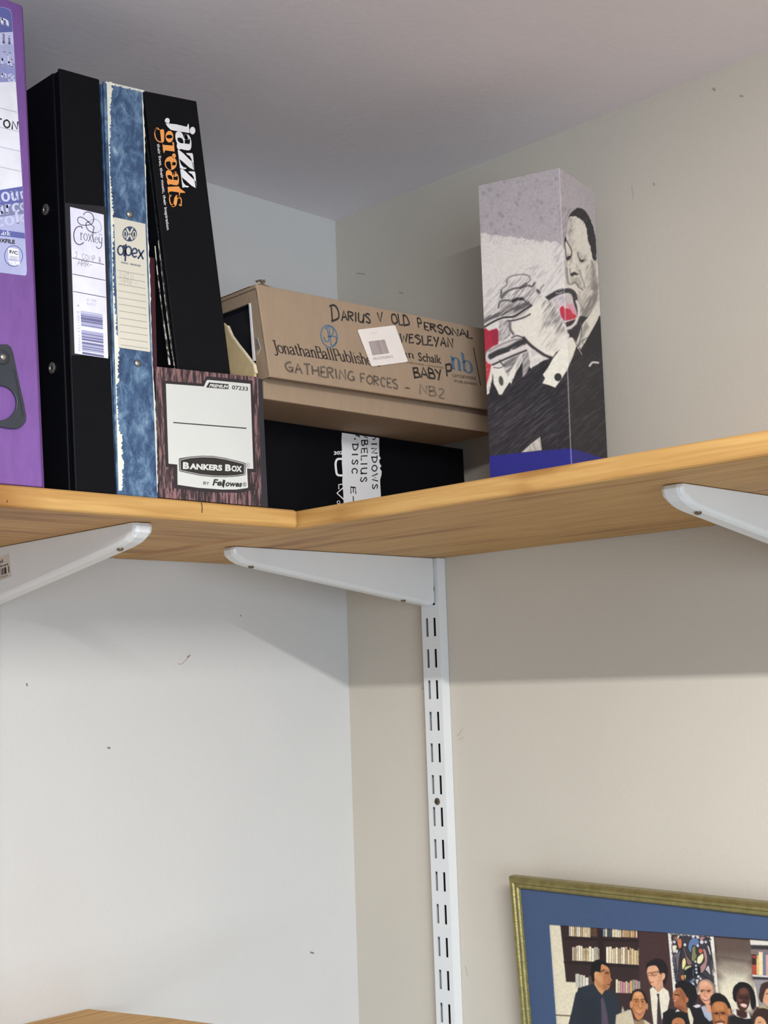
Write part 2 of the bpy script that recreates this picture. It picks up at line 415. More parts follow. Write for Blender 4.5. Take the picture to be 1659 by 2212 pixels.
# roman skeletons, x-height 10, ascender 15.5, descender -5; h = hairline serif
ROM = {'J':(7,"~5,15.5 5,2 4.2,-2.4 1.4,-4 -.6,-2.6;h2,15.5 8,15.5"),'B':(10,"2,15.5 2,0;~2,15.5 7.8,15 7.8,8.8 2,8.3;~2,8.3 9,7.6 9,.6 2,0;h0,15.5 3,15.5;h0,0 3,0"),'P':(9,"2,15.5 2,0;~2,15.5 8.6,15 8.8,8 2,7.3;h0,15.5 3,15.5;h0,0 4,0"),
'S':(9,"~7.6,12.6 6.4,15 3.4,15.6 1,13 2.4,9.6 6.4,6.6 8,3.2 5.6,.2 2.4,0 .8,3"),'a':(9,"~1,8 3,10 6,9.4 6.6,7.4;6.6,7.6 6.6,1.4 8.4,0;~6.6,6 2,4.6 .6,2.4 2.4,0 5,.6 6.6,2.6"),'b':(10,"2,15.5 2,.4;~2,7.4 5,10 8.8,8 9,2.4 5.4,-.2 2,1.6;h.4,15.5 2,15.5"),
'c':(8,"~7.4,8 4.4,10 1,7.4 1,2.6 4.2,0 7.6,1.8"),'e':(9,"1,5.6 7.8,5.8;~7.8,5.8 7,9 4.4,10 1.2,7.6 1,2.8 4.2,0 7.8,1.8"),'f':(6,"~6.4,14.4 4.6,15.4 2.8,13.6 2.4,10;2.4,11 2.4,0;h.4,10 5.4,10;h.6,0 4.4,0"),'g':(9,"~4,10 1,7.4 1.4,4.6 4,3.6 6.8,4.6 7,8 4,10;~2.4,3.6 1,1.6 7,.6 8,-2.4 4,-5 .6,-3.4 1,-1 2.6,.4;h6.4,9 9,9.6"),
'h':(10,"2,15.5 2,0;~2,7 5,10 7.8,8.4 8,5;8,5.4 8,0;h.2,15.5 2,15.5;h.4,0 3.6,0;h6.4,0 9.6,0"),'i':(5,"2.4,10 2.4,0;2.4,13 2.4,14.2;h.6,10 2.4,10;h.6,0 4.2,0"),'k':(10,"2,15.5 2,0;8,10 2,4.6;3.6,6 8.6,0;h.2,15.5 2,15.5;h.4,0 3.6,0;h6.6,0 9.8,0;h6,10 9.4,10"),
'l':(5,"2.4,15.5 2.4,0;h.6,15.5 2.4,15.5;h.6,0 4.2,0"),'n':(10,"2,10 2,0;~2,7 5,10 7.8,8.4 8,5;8,5.4 8,0;h.2,10 2,10;h.4,0 3.6,0;h6.4,0 9.6,0"),'o':(9,"~4.5,10 1,7.6 1,2.4 4.5,0 8,2.4 8,7.6 4.5,10"),'r':(7,"2,10 2,0;~2,6.4 4,9.4 6.4,9;h.2,10 2,10;h.4,0 4,0"),
's':(7,"~6,8 5,9.8 2.6,10 1,8 2.6,5.8 5.4,4.2 6.4,2 4.4,0 1.8,.2 .8,2"),'t':(6,"2.6,13 2.6,2;~2.6,2.4 3.6,0 6,1.4;h.4,10 5.4,10"),'u':(10,"2,10 2,4;~2,4.4 2.6,.6 5,0 8,3;8,10 8,0;h.2,10 2,10;h6.4,10 8,10;h8,0 9.6,0"),'v':(9,"1,10 4.5,0;8,10 4.5,0;h0,10 3,10;h6.4,10 9,10"),
'x':(9,"1,10 8,0;8,10 1,0;h0,10 3,10;h6.4,10 9,10;h0,0 3,0;h6.4,0 9,0"),'y':(9,"1,10 4.6,0;~8,10 4,-1.6 1.4,-5 .2,-3.6;h0,10 3,10;h6.4,10 9,10"),' ':(5,"")}

def smooth(pts, n=6):
    if len(pts) < 3: return pts
    P = [Vector(p) for p in pts]; out = []
    closed = (P[0]-P[-1]).length < 1e-6
    for i in range(len(P)-1):
        a = P[i-1] if i > 0 else (P[-2] if closed else P[0]*2-P[1])
        b, c = P[i], P[i+1]
        d = P[i+2] if i+2 < len(P) else (P[1] if closed else P[-1]*2-P[-2])
        for k in range(n):
            t = k/n
            out.append(0.5*((2*b)+(c-a)*t+(2*a-5*b+4*c-d)*t*t+(3*b-a-3*c+d)*t**3))
    out.append(P[-1])
    return [tuple(p) for p in out]

class Face:
    """a printed face: flat shapes laid just over a plane"""
    def __init__(s, p0, n, lift=0.00006):
        s.p0 = Vector(p0); s.n = Vector(n).normalized(); s.g = G(); s.mats = []; s.lift = lift; s.k = 0
    def at(s, px): return hit(px, s.p0, s.n)
    def mi(s, m):
        if m not in s.mats: s.mats.append(m)
        return s.mats.index(m)
    def up(s): s.k += 1
    def pts(s, pts3, m):
        off = s.n*s.lift*(s.k+1)
        pts3 = [Vector(p)+off for p in pts3]
        nn = Vector((0,0,0))
        for i in range(len(pts3)):
            a, b = pts3[i], pts3[(i+1) % len(pts3)]
            nn += a.cross(b)
        if nn.dot(s.n) < 0: pts3 = pts3[::-1]
        s.g.face(pts3, s.mi(m))
    def poly(s, px, m): s.pts([s.at(p) for p in px], m)
    def ell(s, c, rx, ry, m, n=28, rot=0):
        cr, sr = math.cos(rot), math.sin(rot)
        s.poly([(c[0]+rx*math.cos(t)*cr-ry*math.sin(t)*sr, c[1]+rx*math.cos(t)*sr+ry*math.sin(t)*cr) for t in [2*math.pi*k/n for k in range(n)]], m)
    def ring(s, c, rx, ry, w, m, n=28, rot=0):
        cr, sr = math.cos(rot), math.sin(rot)
        s.line([(c[0]+rx*math.cos(t)*cr-ry*math.sin(t)*sr, c[1]+rx*math.cos(t)*sr+ry*math.sin(t)*cr) for t in [2*math.pi*k/n for k in range(n+1)]], w, m)
    def line(s, px, w, m, sm=False, cap=False):
        """w in photo pixels"""
        if sm: px = smooth(px)
        s.strip([(Vector(p).x, Vector(p).y) for p in px], lambda d: w, m, lambda q: s.at(q), cap)
    def strip(s, P, wf, m, tr, cap=False):
        P = [Vector((p[0], p[1])) for p in P]
        P = [p for i, p in enumerate(P) if i == 0 or (p-P[i-1]).length > 1e-6]
        if len(P) < 2: return
        Lp, Rp = [], []
        for i, p in enumerate(P):
            d = (P[min(i+1, len(P)-1)]-P[max(i-1, 0)])
            if d.length < 1e-9: d = P[i]-P[i-1]
            d.normalize()
            w = wf(d)/2; nn = Vector((-d.y, d.x))
            Lp.append(p+nn*w); Rp.append(p-nn*w)
        for i in range(len(P)-1):
            s.pts([tr(q) for q in (Lp[i], Lp[i+1], Rp[i+1], Rp[i])], m)
        if cap:
            for p, d in ((P[0], P[0]-P[1]), (P[-1], P[-1]-P[-2])):
                w = wf(d.normalized())/2
                s.pts([tr(p+Vector((math.cos(t), math.sin(t)))*w) for t in [math.pi*k/4 for k in range(8)]], m)
    def frame(s, A, B, C, width, height):
        a, b, c = s.at(A), s.at(B), s.at(C)
        ex = (b-a)/width; ey = (c-a)/height
        return lambda q: a+ex*q[0]+ey*q[1]
    def text(s, t, A, B, C, m, bold=0.0, cap=0.72):
        v, f = font_mesh(t, bold)
        x0 = min(p[0] for p in v); x1 = max(p[0] for p in v)
        tr = s.frame(A, B, C, x1-x0, cap)
        q = [tr((p[0]-x0, p[1])) for p in v]
        for fc in f: s.pts([q[i] for i in fc], m)
    def script(s, t, A, B, C, m, w, font=HAND, height=10.0, wf=None, gap=2.0, jit=0.0, thin=None, cap=True):
        """single-stroke letters; w is the pen width in glyph units"""
        x = 0.0; items = []
        for ch in t:
            adv, st = font[ch]
            for part in [q for q in st.split(';') if q]:
                hair = part[0] == 'h'; sm = part[0] == '~'
                pts = [tuple(float(k) for k in q.split(',')) for q in part.lstrip('h~').split()]
                pts = [(p[0]+x+rnd.uniform(-jit, jit), p[1]+rnd.uniform(-jit, jit)) for p in pts]
                items.append((smooth(pts) if sm else pts, hair))
            x += adv+gap
        tr = s.frame(A, B, C, max(1e-6, x-gap), height)
        for pts, hair in items:
            if hair: s.strip(pts, lambda d: thin or w*0.5, m, tr)
            elif thin is None: s.strip(pts, lambda d: w, m, tr, cap)
            else: s.strip(pts, lambda d: thin+(w-thin)*abs(d.y)**1.5, m, tr)
    def build(s, name, parent, fix=False):
        return s.g.build(name, s.mats, parent, fix=fix)

def card(face, px, thick, name, parent, m, inset=None):
    """a paper label with its own thickness lying on a face; returns the Face of its outer side"""
    f = Face(face.p0+face.n*thick, face.n, face.lift)
    base = [hit(p, face.p0+face.n*0.00004, face.n) for p in px]
    f.g.prism(base, f.n*thick, f.mi(m))
    return f

# ------------------------------------------------------------------ sticker on the left bracket
Zb = zm(0, 1180, 60/1475.0)
fb = Face((0, -0.4435-0.0085, 0), (0, -1, 0))
M_sticker = mat('bracket_sticker', (205, 196, 186), 0.6)
c = card(fb, [(-22, 1206), *Zb((0, 600), (480, 380), (620, 1600), (0, 1830)), (-22, 1264)], 0.0002, 's', bl, M_sticker)
c.text('Steel', *Zb((-500, 1040), (165, 860), (-520, 860)), M_ink, 0.02)
c.text('Bracket', *Zb((-560, 1300), (470, 985), (-580, 1180)), M_ink, 0.02)
for a, b in ((-420,-360),(-330,-250),(-200,-170),(-120,-30),(30,60),(90,150),(180,215),(225,330),(430,480)):
    sl = -0.36
    c.poly(Zb((a+0, 1215+sl*a), (b, 1215+sl*b), (b+25, 1560+sl*b), (a+25, 1560+sl*a)), M_ink)
c.text('5 3827007', *Zb((-500, 1850), (440, 1590), (-520, 1760)), M_ink)
c.build('price_sticker', bl)

# ------------------------------------------------------------------ upright files on the left board
ZF = ZT+0.0004
def sheared(yb0, yb1, yt0, yt1, x0, x1, z0, zt0, zt1):
    """slab between x0 and x1 whose left and right faces lean"""
    return [(x0,yb0,z0),(x1,yb0,z0),(x1,yb1,z0),(x0,yb1,z0),(x0,yt0,zt0),(x1,yt0,zt0),(x1,yt1,zt1),(x0,yt1,zt1)]
def file_body(t, corners, x0, xf, m, groove=0.004, pagem=None, zdrop=0.004, cov=0.0028, insets=(0.0, 0.0)):
    """spine, two covers and the paper between; corners = y at bottom left/right, top left/right, z top left/right"""
    yb0, yb1, yt0, yt1, zt0, zt1 = corners
    g = G(); g.hexa(sheared(yb0, yb1, yt0, yt1, xf-0.0026, xf, ZF, zt0, zt1))
    sp = g.build('spine', m, t, 0.0009, 2)
    sl = (yt0-yb0)/(zt0-ZF)
    g = G(); g.hexa(sheared(yb0+insets[0], yb0+cov+insets[0], yt0+insets[0], yt0+cov+insets[0], x0, xf-groove, ZF, zt0-0.0006, zt0-0.0006)); g.build('cover', m, t, 0.0008, 2)
    g = G(); g.hexa(sheared(yb1-cov, yb1, yt1-cov, yt1, x0, xf-groove, ZF, zt1-0.0006, zt1-0.0006)); g.build('cover', m, t, 0.0008, 2)
    # hinge strips of the cover material closing the grooves
    g = G()
    g.hexa(sheared(yb0+0.0012+insets[0], yb0+0.0024+insets[0], yt0+0.0012+insets[0], yt0+0.0024+insets[0], xf-groove-0.001, xf-0.002, ZF+0.001, zt0-0.001, zt0-0.001))
    g.hexa(sheared(yb1-0.0024, yb1-0.0012, yt1-0.0024, yt1-0.0012, xf-groove-0.001, xf-0.002, ZF+0.001, zt1-0.001, zt1-0.001))
    g.build('hinge', m, t)
    a, b = cov+0.0015+insets[0], cov+0.0015
    g = G(); g.hexa(sheared(yb0+a, yb1-b, yt0+a, yt1-b, x0+0.008, xf-0.02, ZF+zdrop, zt0-0.012, zt1-0.012)); g.build('paper_block', pagem or M_pages, t)
    return sp
def rivet(t, c, n, r, m, h=0.0012, hole=False):
    g = G(); c = Vector(c)
    if hole:
        g.lathe(c, n, [(r, 0), (r, h*0.6), (r*0.8, h), (r*0.42, h), (r*0.36, h*0.5)], 0, 20)
        g.lathe(c, n, [(r*0.34, 0), (r*0.34, h*0.52)], 1, 12)
        return g.build('rivet', [m, M_slot], t, smooth=False)
    g.lathe(c, n, [(r, 0), (r*0.96, h*0.5), (r*0.75, h*1.1), (r*0.4, h*1.5), (r*0.1, h*1.6)], 0, 20)
    return g.build('rivet', m, t, smooth=True)

# --- purple lever arch file, first at the left
XP = 0.2705
M_purple = mat('purple_paper_cloth', (115, 76, 143), 0.7, 0.07, 160, 0.25, 700, stretch=(1,1,0.3))
yr_b = hx((90.7, 1050.5), XP).y; yr_t = hx((47.5, 11), XP).y; ztp = hx((47.5, 11), XP).z
wP = 0.0755
t = thing('lever_arch_file', 'tall purple lever arch file with a black finger ring plate, at the left edge', 'file', (XP-0.12, yr_b-wP/2, ZF))
yo_b = hx((103.5, 1050.5), XP).y; yo_t = hx((56, 12), XP).y
# spine: wrapped board with chamfered long edges
ch = 0.0048
g = G()
def sec(z, yr, yo):
    yl = yr-wP+ (yo-yr)*0
    return [(XP-0.006, yl-(yo-yr), z), (XP-0.0035, yl-(yo-yr), z), (XP, yl, z), (XP, yr, z), (XP-0.0042, yo, z), (XP-0.0062, yo, z)]
lo, hi = sec(ZF, yr_b, yo_b), sec(ztp, yr_t, yo_t)
n = 6
g.mesh(lo+hi, [tuple(range(n-1,-1,-1)), tuple(range(n,2*n))]+[(i,(i+1)%n,n+(i+1)%n,n+i) for i in range(n)])
g.build('spine', M_purple, t, 0.0009, 2)
x0 = 0.012
for a_b, a_t in ((yo_b-0.0026, yo_t-0.0026), (yr_b-wP-(yo_b-yr_b), yr_t-wP-(yo_t-yr_t))):
    g = G(); g.hexa(sheared(a_b, a_b+0.0026, a_t, a_t+0.0026, x0, XP-0.0085, ZF, ztp, ztp)); g.build('cover', M_purple, t, 0.0008, 2)
g = G(); g.hexa(sheared(yr_b-wP+0.006, yo_b-0.006, yr_t-wP+0.006, yo_t-0.006, x0+0.01, XP-0.03, ZF+0.006, ztp-0.03, ztp-0.03)); g.build('paper_block', M_pages, t)
g = G(); g.hexa(sheared(yo_b-0.0018, yo_b-0.0008, yo_t-0.0018, yo_t-0.0008, XP-0.0095, XP-0.0058, ZF+0.001, ztp-0.001, ztp-0.001)); g.build('hinge', M_purple, t)
fP = Face((XP, 0, 0), (1, 0, 0))
A_, B_, C_ = zm(0, 0, 0.13563), zm(0, 390, 0.09946), zm(0, 720, 0.1537)
M_lblue = mat('label_blue', (92, 98, 160), 0.5)
M_lpale = mat('label_pale_blue', (172, 176, 212), 0.5)
M_lmid = mat('label_mid_blue', (140, 144, 192), 0.5)
M_lilac = mat('label_lilac', (196, 198, 226), 0.5)
M_lgrey = mat('label_grey_blue', (124, 128, 165), 0.5)
M_lw = mat('label_white', (226, 226, 234), 0.5)
M_line = mat('label_rule', (150, 150, 165), 0.6)
lab = [(-118, 8), (-40, 12), *A_((0, 110), (110, 130), (165, 165), (185, 230), (205, 510), (230, 900), (250, 1300), (300, 2050)), *B_((480, 0), (530, 1000), (580, 1950), (572, 2035), (545, 2070), (0, 2000)), (-70, 580)]
c = card(fP, lab, 0.00025, 'spine_label', t, M_lpale)
def sub(pts, m): c.poly(pts, m)
sub([(-118, 9), (-40, 12.5), *A_((0, 113), (110, 133), (163, 168), (183, 230), (203, 506), (0, 520)), (-110, 80)], M_lblue)
sub([(-110, 80), *A_((0, 520), (204, 508), (212, 700), (0, 720)), (-107, 110)], M_lilac)
sub([(-105, 140), *A_((0, 1010), (236, 1010), (250, 1300), (0, 1310)), (-98, 195)], M_lmid)
sub([(-98, 195), *A_((0, 1312), (251, 1300), (300, 2050)), *B_((480, 0), (484, 126), (0, 205)), (-80, 420)], M_lw)
c.up()
sub([(-80, 420), *B_((0, 205), (484, 127), (500, 470), (0, 545)), (-76, 455)], M_lblue)
sub([(-76, 455), *B_((0, 545), (500, 470), (512, 720), (0, 790)), (-74, 480)], M_lgrey)
sub([(-73, 486), *B_((0, 1065), (531, 1140), (545, 1265), (0, 1200)), (-72, 500)], M_lblue)
for l in (((0,1720),(272,1788)), ((0,2030),(300,2098))):
    p = A_(*l); q = [(p[0][0]-70, p[0][1]-17), p[1]]; c.line(q, 1.0, M_line)
for y0, y1, x1 in ((317.5, 327, 43.5), (361, 370.5, 45.5)): c.line([(-70, y0-16), (x1, y1)], 1.0, M_line)
c.up()
c.script('on', *A_((-150, 330), (150, 420), (-165, 235)), M_lw, 3.0, ROM, 10, thin=1.6)
c.script('ali', *A_((-120, 660), (180, 702), (-118, 570)), M_lgrey, 2.6, ROM, 10, thin=1.6)
c.script('fill', *A_((-150, 800), (190, 850), (-150, 690)), M_lpale, 2.6, ROM, 10, thin=1.6)
c.script('grk', *A_((-110, 1020), (215, 1070), (-110, 900)), M_lilac, 3.0, ROM, 10, thin=1.8)
c.script('ing', *A_((-60, 1240), (228, 1268), (-66, 1160)), M_lilac, 3.4, ROM, 10, thin=2.0)
c.script('lou', *B_((-70, 465), (415, 408), (-95, 285)), M_lilac, 3.2, ROM, 10, thin=2.0)
c.poly(B_((425, 245), (486, 225), (492, 260), (470, 275), (498, 395), (462, 400)), M_lilac)
c.script('urc', *B_((-90, 745), (425, 665), (-110, 570)), M_lilac, 3.2, ROM, 10, thin=2.0)
c.line(B_((498, 490), (450, 530), (450, 590), (502, 640)), 3.4, M_lilac, True)
c.script('col', *B_((-70, 1000), (440, 925), (-100, 825)), M_lilac, 3.0, ROM, 10, thin=1.9)
c.line(B_((512, 745), (455, 790), (460, 850), (518, 890)), 3.4, M_lilac, True)
c.script('o.uk'.replace('.', ' '), *B_((-90, 1150), (222, 1202), (-85, 1085)), M_lw, 2.6, ROM, 10, thin=1.6)
c.ell(B_((38, 1165))[0], 1.6, 1.6, M_lw)
c.text('BOXFILE', *B_((-150, 1320), (322, 1376), (-150, 1235)), M_ink, 0.035)
c.script('TON', *A_((-80, 2000), (290, 2068), (-76, 1880)), M_ink, 2.0, HAND, 10, gap=3)
c.ring(B_((293, 1640))[0], 19.5, 22.2, 1.5, M_lblue, 36)
c.poly(B_((170, 1450), (400, 1490), (405, 1740), (180, 1710)), M_lw)
c.poly(B_((160, 1730), (450, 1765), (420, 1840), (340, 1862), (225, 1822)), M_lw)
c.up()
for k in (160, 235, 310): c.line(B_((k+20, 1755), (k+24, 1815)), 0.6, M_line)
for k in range(4): c.line(B_((205, 1640+k*22), (395-(k%2)*30, 1665+k*22)), 0.9, M_line)
c.text('F/C', *B_((205, 1580), (388, 1612), (203, 1508)), M_ink, 0.03)
c.build('spine_label', t)
# finger ring plate
M_plate = mat('ring_plate_plastic', (46, 50, 58), 0.45, 0.06, 60)
out = C_((40,165),(90,160),(150,210),(240,640),(310,960),(350,1170),(345,1240),(300,1300),(230,1345),(120,1345),(-25,1318))
cxp = C_((-25, 985))[0]
lft = [(2*cxp[0]-p[0], p[1]-0.075*(p[0]-cxp[0])*2) for p in out[:-1]][::-1]
outl = out+lft
def resample(c, pts, n):
    res = []
    for k in range(n):
        a = 2*math.pi*k/n; d = (math.cos(a), math.sin(a)); best = None
        for i in range(len(pts)):
            p, q = pts[i], pts[(i+1)%len(pts)]
            ex, ey = q[0]-p[0], q[1]-p[1]
            den = d[0]*ey-d[1]*ex
            if abs(den) < 1e-9: continue
            tt = ((p[0]-c[0])*ey-(p[1]-c[1])*ex)/den
            uu = ((p[0]-c[0])*d[1]-(p[1]-c[1])*d[0])/den
            if tt > 0 and -1e-6 <= uu <= 1+1e-6 and (best is None or tt > best): best = tt
        res.append((c[0]+d[0]*best, c[1]+d[1]*best))
    return res
n = 96
O = resample(cxp, outl, n); rr = 245*0.1537
I = [(cxp[0]+rr*0.97*math.cos(2*math.pi*k/n), cxp[1]+rr*math.sin(2*math.pi*k/n)) for k in range(n)]
g = G(); vs = []
for xx in (XP+0.00005, XP+0.0022):
    vs += [hx(p, XP)+Vector((xx-XP, 0, 0)) for p in O]+[hx(p, XP)+Vector((xx-XP, 0, 0)) for p in I]
fs = []
for k in range(n):
    j = (k+1) % n
    fs += [(k, j, n+j, n+k), (2*n+k, 2*n+j, 3*n+j, 3*n+k), (k, j, 2*n+j, 2*n+k), (n+k, n+j, 3*n+j, 3*n+k)]
g.mesh(vs, fs)
plate = g.build('finger_ring_plate', M_plate, t, 0.0005, 2)
g = G()
ribs = C_((150,520),(178,545),(240,860),(262,960),(300,1180))
for a, b in zip(ribs[:-1], ribs[1:]):
    w = 1.6
    q = [hx(p, XP)+Vector((0.0022, 0, 0)) for p in (a, (a[0]+w, a[1]), (b[0]+w, b[1]), b)]
    g.prism(q, (0.0006, 0, 0))
g.build('plate_rib', M_plate, plate)
rivet(plate, hx(C_((12, 345))[0], XP)+Vector((0.0022, 0, 0)), (1,0,0), 0.0052, M_plate, 0.0008)
rivet(plate, hx(C_((14, 345))[0], XP)+Vector((0.0030, 0, 0)), (1,0,0), 0.0024, M_steel, 0.0008)

# --- black ring binder
XB = 0.2690
Z1_, Z2_ = zm(0, 0, 0.27127), zm(0, 560, 0.26522)
pt, pb = hx((127.5, 146.5), XB), hx((163, 1053), XB)
qt, qb = hx((215, 171), XB), hx((251, 1061), XB)
def ext(top, bot):           # y at the shelf level along a leaning edge
    return bot.y+(top.y-bot.y)/(top.z-bot.z)*(ZF-bot.z)
cb = (ext(pt, pb), ext(qt, qb), pt.y, qt.y, pt.z, qt.z)
t = thing('ring_binder', 'black ring binder with a white barcode label low on its spine', 'binder', (XB-0.12, (cb[0]+cb[1])/2, ZF))
file_body(t, cb, 0.014, XB, M_blackpvc, groove=0.0085)
M_rivet = mat('dull_rivet', (150, 142, 138), 0.35, 0.05, 200, metal=0.7)
for px in ((98.5, 453), (112.8, 795)):
    lean = lambda z: cb[0]+(cb[2]-cb[0])*(z-ZF)/(pt.z-ZF)
    p = hy(px, cb[0]-0.002); p = hy(px, lean(p.z))
    rivet(t, (p.x, lean(p.z)-0.0001, p.z), (0,-1,-0.03), 0.0042, M_rivet, 0.0010, True)
fB = Face((XB, 0, 0), (1, 0, 0))
L4 = zm(140, 440, 0.15373)
M_pocket = mat('clear_label_pocket', (32, 33, 39), 0.16, 0.03, 90, 0.1, 300)
c = card(fB, L4((-2, -10), (572, 40), (648, 2150), (92, 2130)), 0.00022, 'p', t, M_pocket)
c.build('label_pocket', t)
fB2 = Face((XB+0.0003, 0, 0), (1, 0, 0))
M_lav = mat('label_lavender_white', (226, 225, 240), 0.5)
c = card(fB2, L4((72, 45), (545, 155), (608, 2175), (138, 2105)), 0.00018, 'l', t, M_lav)
M_grey1 = mat('print_grey', (92, 90, 112), 0.6); M_grey2 = mat('print_light_grey', (178, 176, 194), 0.6)
M_pencil = mat('pencil_grey', (138, 132, 140), 0.7); M_bar = mat('barcode_ink', (104, 104, 142), 0.6); M_bar2 = mat('barcode_wash', (168, 168, 200), 0.6)
sw = 0.15373
for a, b in (((105, 762), (553, 855)), ((108, 988), (570, 1078)), ((118, 1232), (578, 1318))): c.line(L4(a, b), 1.7, M_grey1)
c.line(L4((330,270),(380,228),(440,222),(490,262),(515,345),(490,392),(430,412)), 2.0, M_grey2, True)
c.line(L4((262,160),(285,126),(330,118),(380,145),(406,205),(390,268),(335,300),(240,300),(190,265),(180,215),(200,192),(240,192),(300,228),(360,285),(412,330)), 2.0, M_grey1, True)
c.line(L4((345,250),(305,268),(300,320),(335,378),(385,402),(440,412)), 2.0, M_grey1, True)
c.line(L4((412,330),(395,400),(392,470),(410,545)), 2.2, M_grey1, True)
c.line(L4((245,350),(235,325),(195,320),(150,352),(125,435),(145,535),(205,577),(268,545)), 2.4, M_grey1, True)
c.script('rox', *L4((215, 502), (382, 535), (213, 405)), M_grey1, 1.5, ROM, 10, gap=1.0, thin=0.7)
c.script('e', *L4((422, 548), (468, 560), (420, 465)), M_grey1, 1.5, ROM, 10, thin=0.7)
c.line(L4((478,468),(480,530),(498,552),(512,545)), 1.7, M_grey1, True)
c.line(L4((520,475),(518,560),(505,615),(470,630),(438,598)), 1.7, M_grey1, True)
for p in ((492, 432), (515, 438)): c.ell(L4(p)[0], 0.9, 1.1, M_grey1, 10)
c.up()
c.script('J. COMP &', *L4((140, 755), (508, 828), (136, 680)), M_pencil, 1.0, HAND, 10, gap=2.2, jit=0.4)
c.script('ARR-', *L4((178, 860), (385, 900), (174, 790)), M_pencil, 1.0, HAND, 10, gap=1.6, jit=0.5)
c.text('JD 1999', *L4((300, 1362), (440, 1388), (300, 1325)), M_grey2)
c.text('BLACK', *L4((312, 1418), (430, 1440), (312, 1382)), M_grey2)
y = 1505
bars = [(12,1),(8,0),(26,1),(12,1),(14,2),(10,1),(40,2),(8,1),(22,2),(40,1),(10,2),(10,1),(18,0),(36,0),(44,1),(12,2),(30,1),(16,2),(18,1),(24,2),(14,0),(12,1),(22,2),(32,1),(12,2),(20,1),(10,2),(26,1),(18,0),(30,2),(14,1)]
for w, kd in bars:
    if y > 2090: break
    if kd: 
        xl = 222+(y-1505)*0.04; xr = 528+(y-1505)*0.035
        c.poly(L4((xl, y), (xr, y+50), (xr, y+50+w), (xl, y+w)), M_bar if kd == 2 else M_bar2)
    y += w
c.text('6 001123 199904', *L4((172, 1510), (190, 2075), (206, 1508)), M_grey2)
c.ell(L4((188, 1432))[0], 2.4, 2.4, M_grey2, 10)
c.build('spine_label', t)

# --- blue marbled binder
def marble():
    m = bpy.data.materials.new('blue_marbled_paper'); m.use_nodes = True
    N = m.node_tree.nodes; L = m.node_tree.links; p = N['Principled BSDF']; p.inputs['Roughness'].default_value = 0.55
    tc = N.new('ShaderNodeTexCoord'); mp = N.new('ShaderNodeMapping'); mp.inputs['Scale'].default_value = (1, 1, 0.62); mp.inputs['Rotation'].default_value = (0.3, 0, 0)
    L.new(tc.outputs['Object'], mp.inputs[0])
    def nz(s, d=5, r=0.65):
        n = N.new('ShaderNodeTexNoise'); n.inputs['Scale'].default_value = s; n.inputs['Detail'].default_value = d; n.inputs['Roughness'].default_value = r; n.inputs['Distortion'].default_value = 0.4
        L.new(mp.outputs[0], n.inputs['Vector']); return n
    a = nz(95, 9, 0.74)
    r = N.new('ShaderNodeValToRGB'); e = r.color_ramp.elements
    e[0].position = 0.38; e[0].color = (*lin((40, 62, 92)), 1)
    e[1].position = 0.76; e[1].color = (*lin((192, 206, 212)), 1)
    k = e.new(0.50); k.color = (*lin((62, 90, 124)), 1)
    k = e.new(0.63); k.color = (*lin((112, 140, 166)), 1)
    L.new(a.outputs['Fac'], r.inputs[0]); L.new(r.outputs[0], p.inputs['Base Color'])
    return m
M_marble = marble()
M_worn = mat('worn_card_edge', (224, 222, 206), 0.85, 0.08, 200)
XM = 0.2680
pt, pb = hx((224, 174.5), XM), hx((253.5, 1061), XM)
qt, qb = hx((310, 192.6), XM), hx((342, 1068), XM)
cm = (ext(pt, pb), ext(qt, qb), pt.y, qt.y, pt.z, qt.z)
t = thing('ring_binder', 'blue marbled ring binder with scuffed white edges and a cream ruled label', 'binder', (XM-0.12, (cm[0]+cm[1])/2, ZF))
spM = file_body(t, cm, 0.014, XM, M_marble, groove=0.0035, insets=(0.0, 0))
fM = Face((XM, 0, 0), (1, 0, 0))
# rubbed paper along the spine's long edges: ragged patches of bare board
r2 = random.Random(3)
def ragged(name, edge0, edge1, wl, wr, n, amp):
    c = Face((XM, 0, 0), (1, 0, 0), 0.00008)
    P0, P1 = [], []
    for i in range(n+1):
        f = i/n
        bx = edge0[0]+(edge1[0]-edge0[0])*f; by = edge0[1]+(edge1[1]-edge0[1])*f
        w0 = wl(f); w1 = wr(f)
        P0.append((bx+w0, by)); P1.append((bx+w0+max(0.6, w1+r2.uniform(-amp, amp)), by+r2.uniform(-1, 1)))
    for i in range(n): c.poly([P0[i], P1[i], P1[i+1], P0[i+1]], M_worn)
    c.build(name, spM)
wmap = lambda f: 13*(1-f*9) if f < 0.06 else (3.6+2.2*math.sin(f*23)+(4.5 if 0.62 < f < 0.74 or 0.86 < f else 0)+(2 if f > 0.92 else 0))
ragged('worn_edge', (226.5, 177), (255, 1060), lambda f: 2.5*(1-f)+1.2, wmap, 300, 2.6)
ragged('worn_edge', (306, 200), (339, 1064), lambda f: 0.2, lambda f: 1.6+1.3*math.sin(f*17)+(1.5 if f > .75 else 0), 120, 1.2)
c = Face((XM, 0, 0), (1, 0, 0), 0.00009)
for i in range(26):
    x = 228+80*i/25; y = 177.5+18.4*i/25
    c.poly([(x, y-1.5), (x+3.4, y-0.8), (x+3.4, y+r2.uniform(1, 5)), (x, y+r2.uniform(1, 5))], M_worn)
c.build('worn_edge', spM)
M_cream = mat('cream_label', (212, 206, 190), 0.65, 0.015, 60)
M_navy = mat('navy_print', (52, 66, 96), 0.6); M_rule = mat('cream_rule', (150, 143, 132), 0.7); M_faint = mat('faint_pencil', (186, 178, 172), 0.7)
c = card(fM, L4((690, 190), (1130, 285), (1198, 2085), (752, 2020)), 0.0002, 'l', t, M_cream)
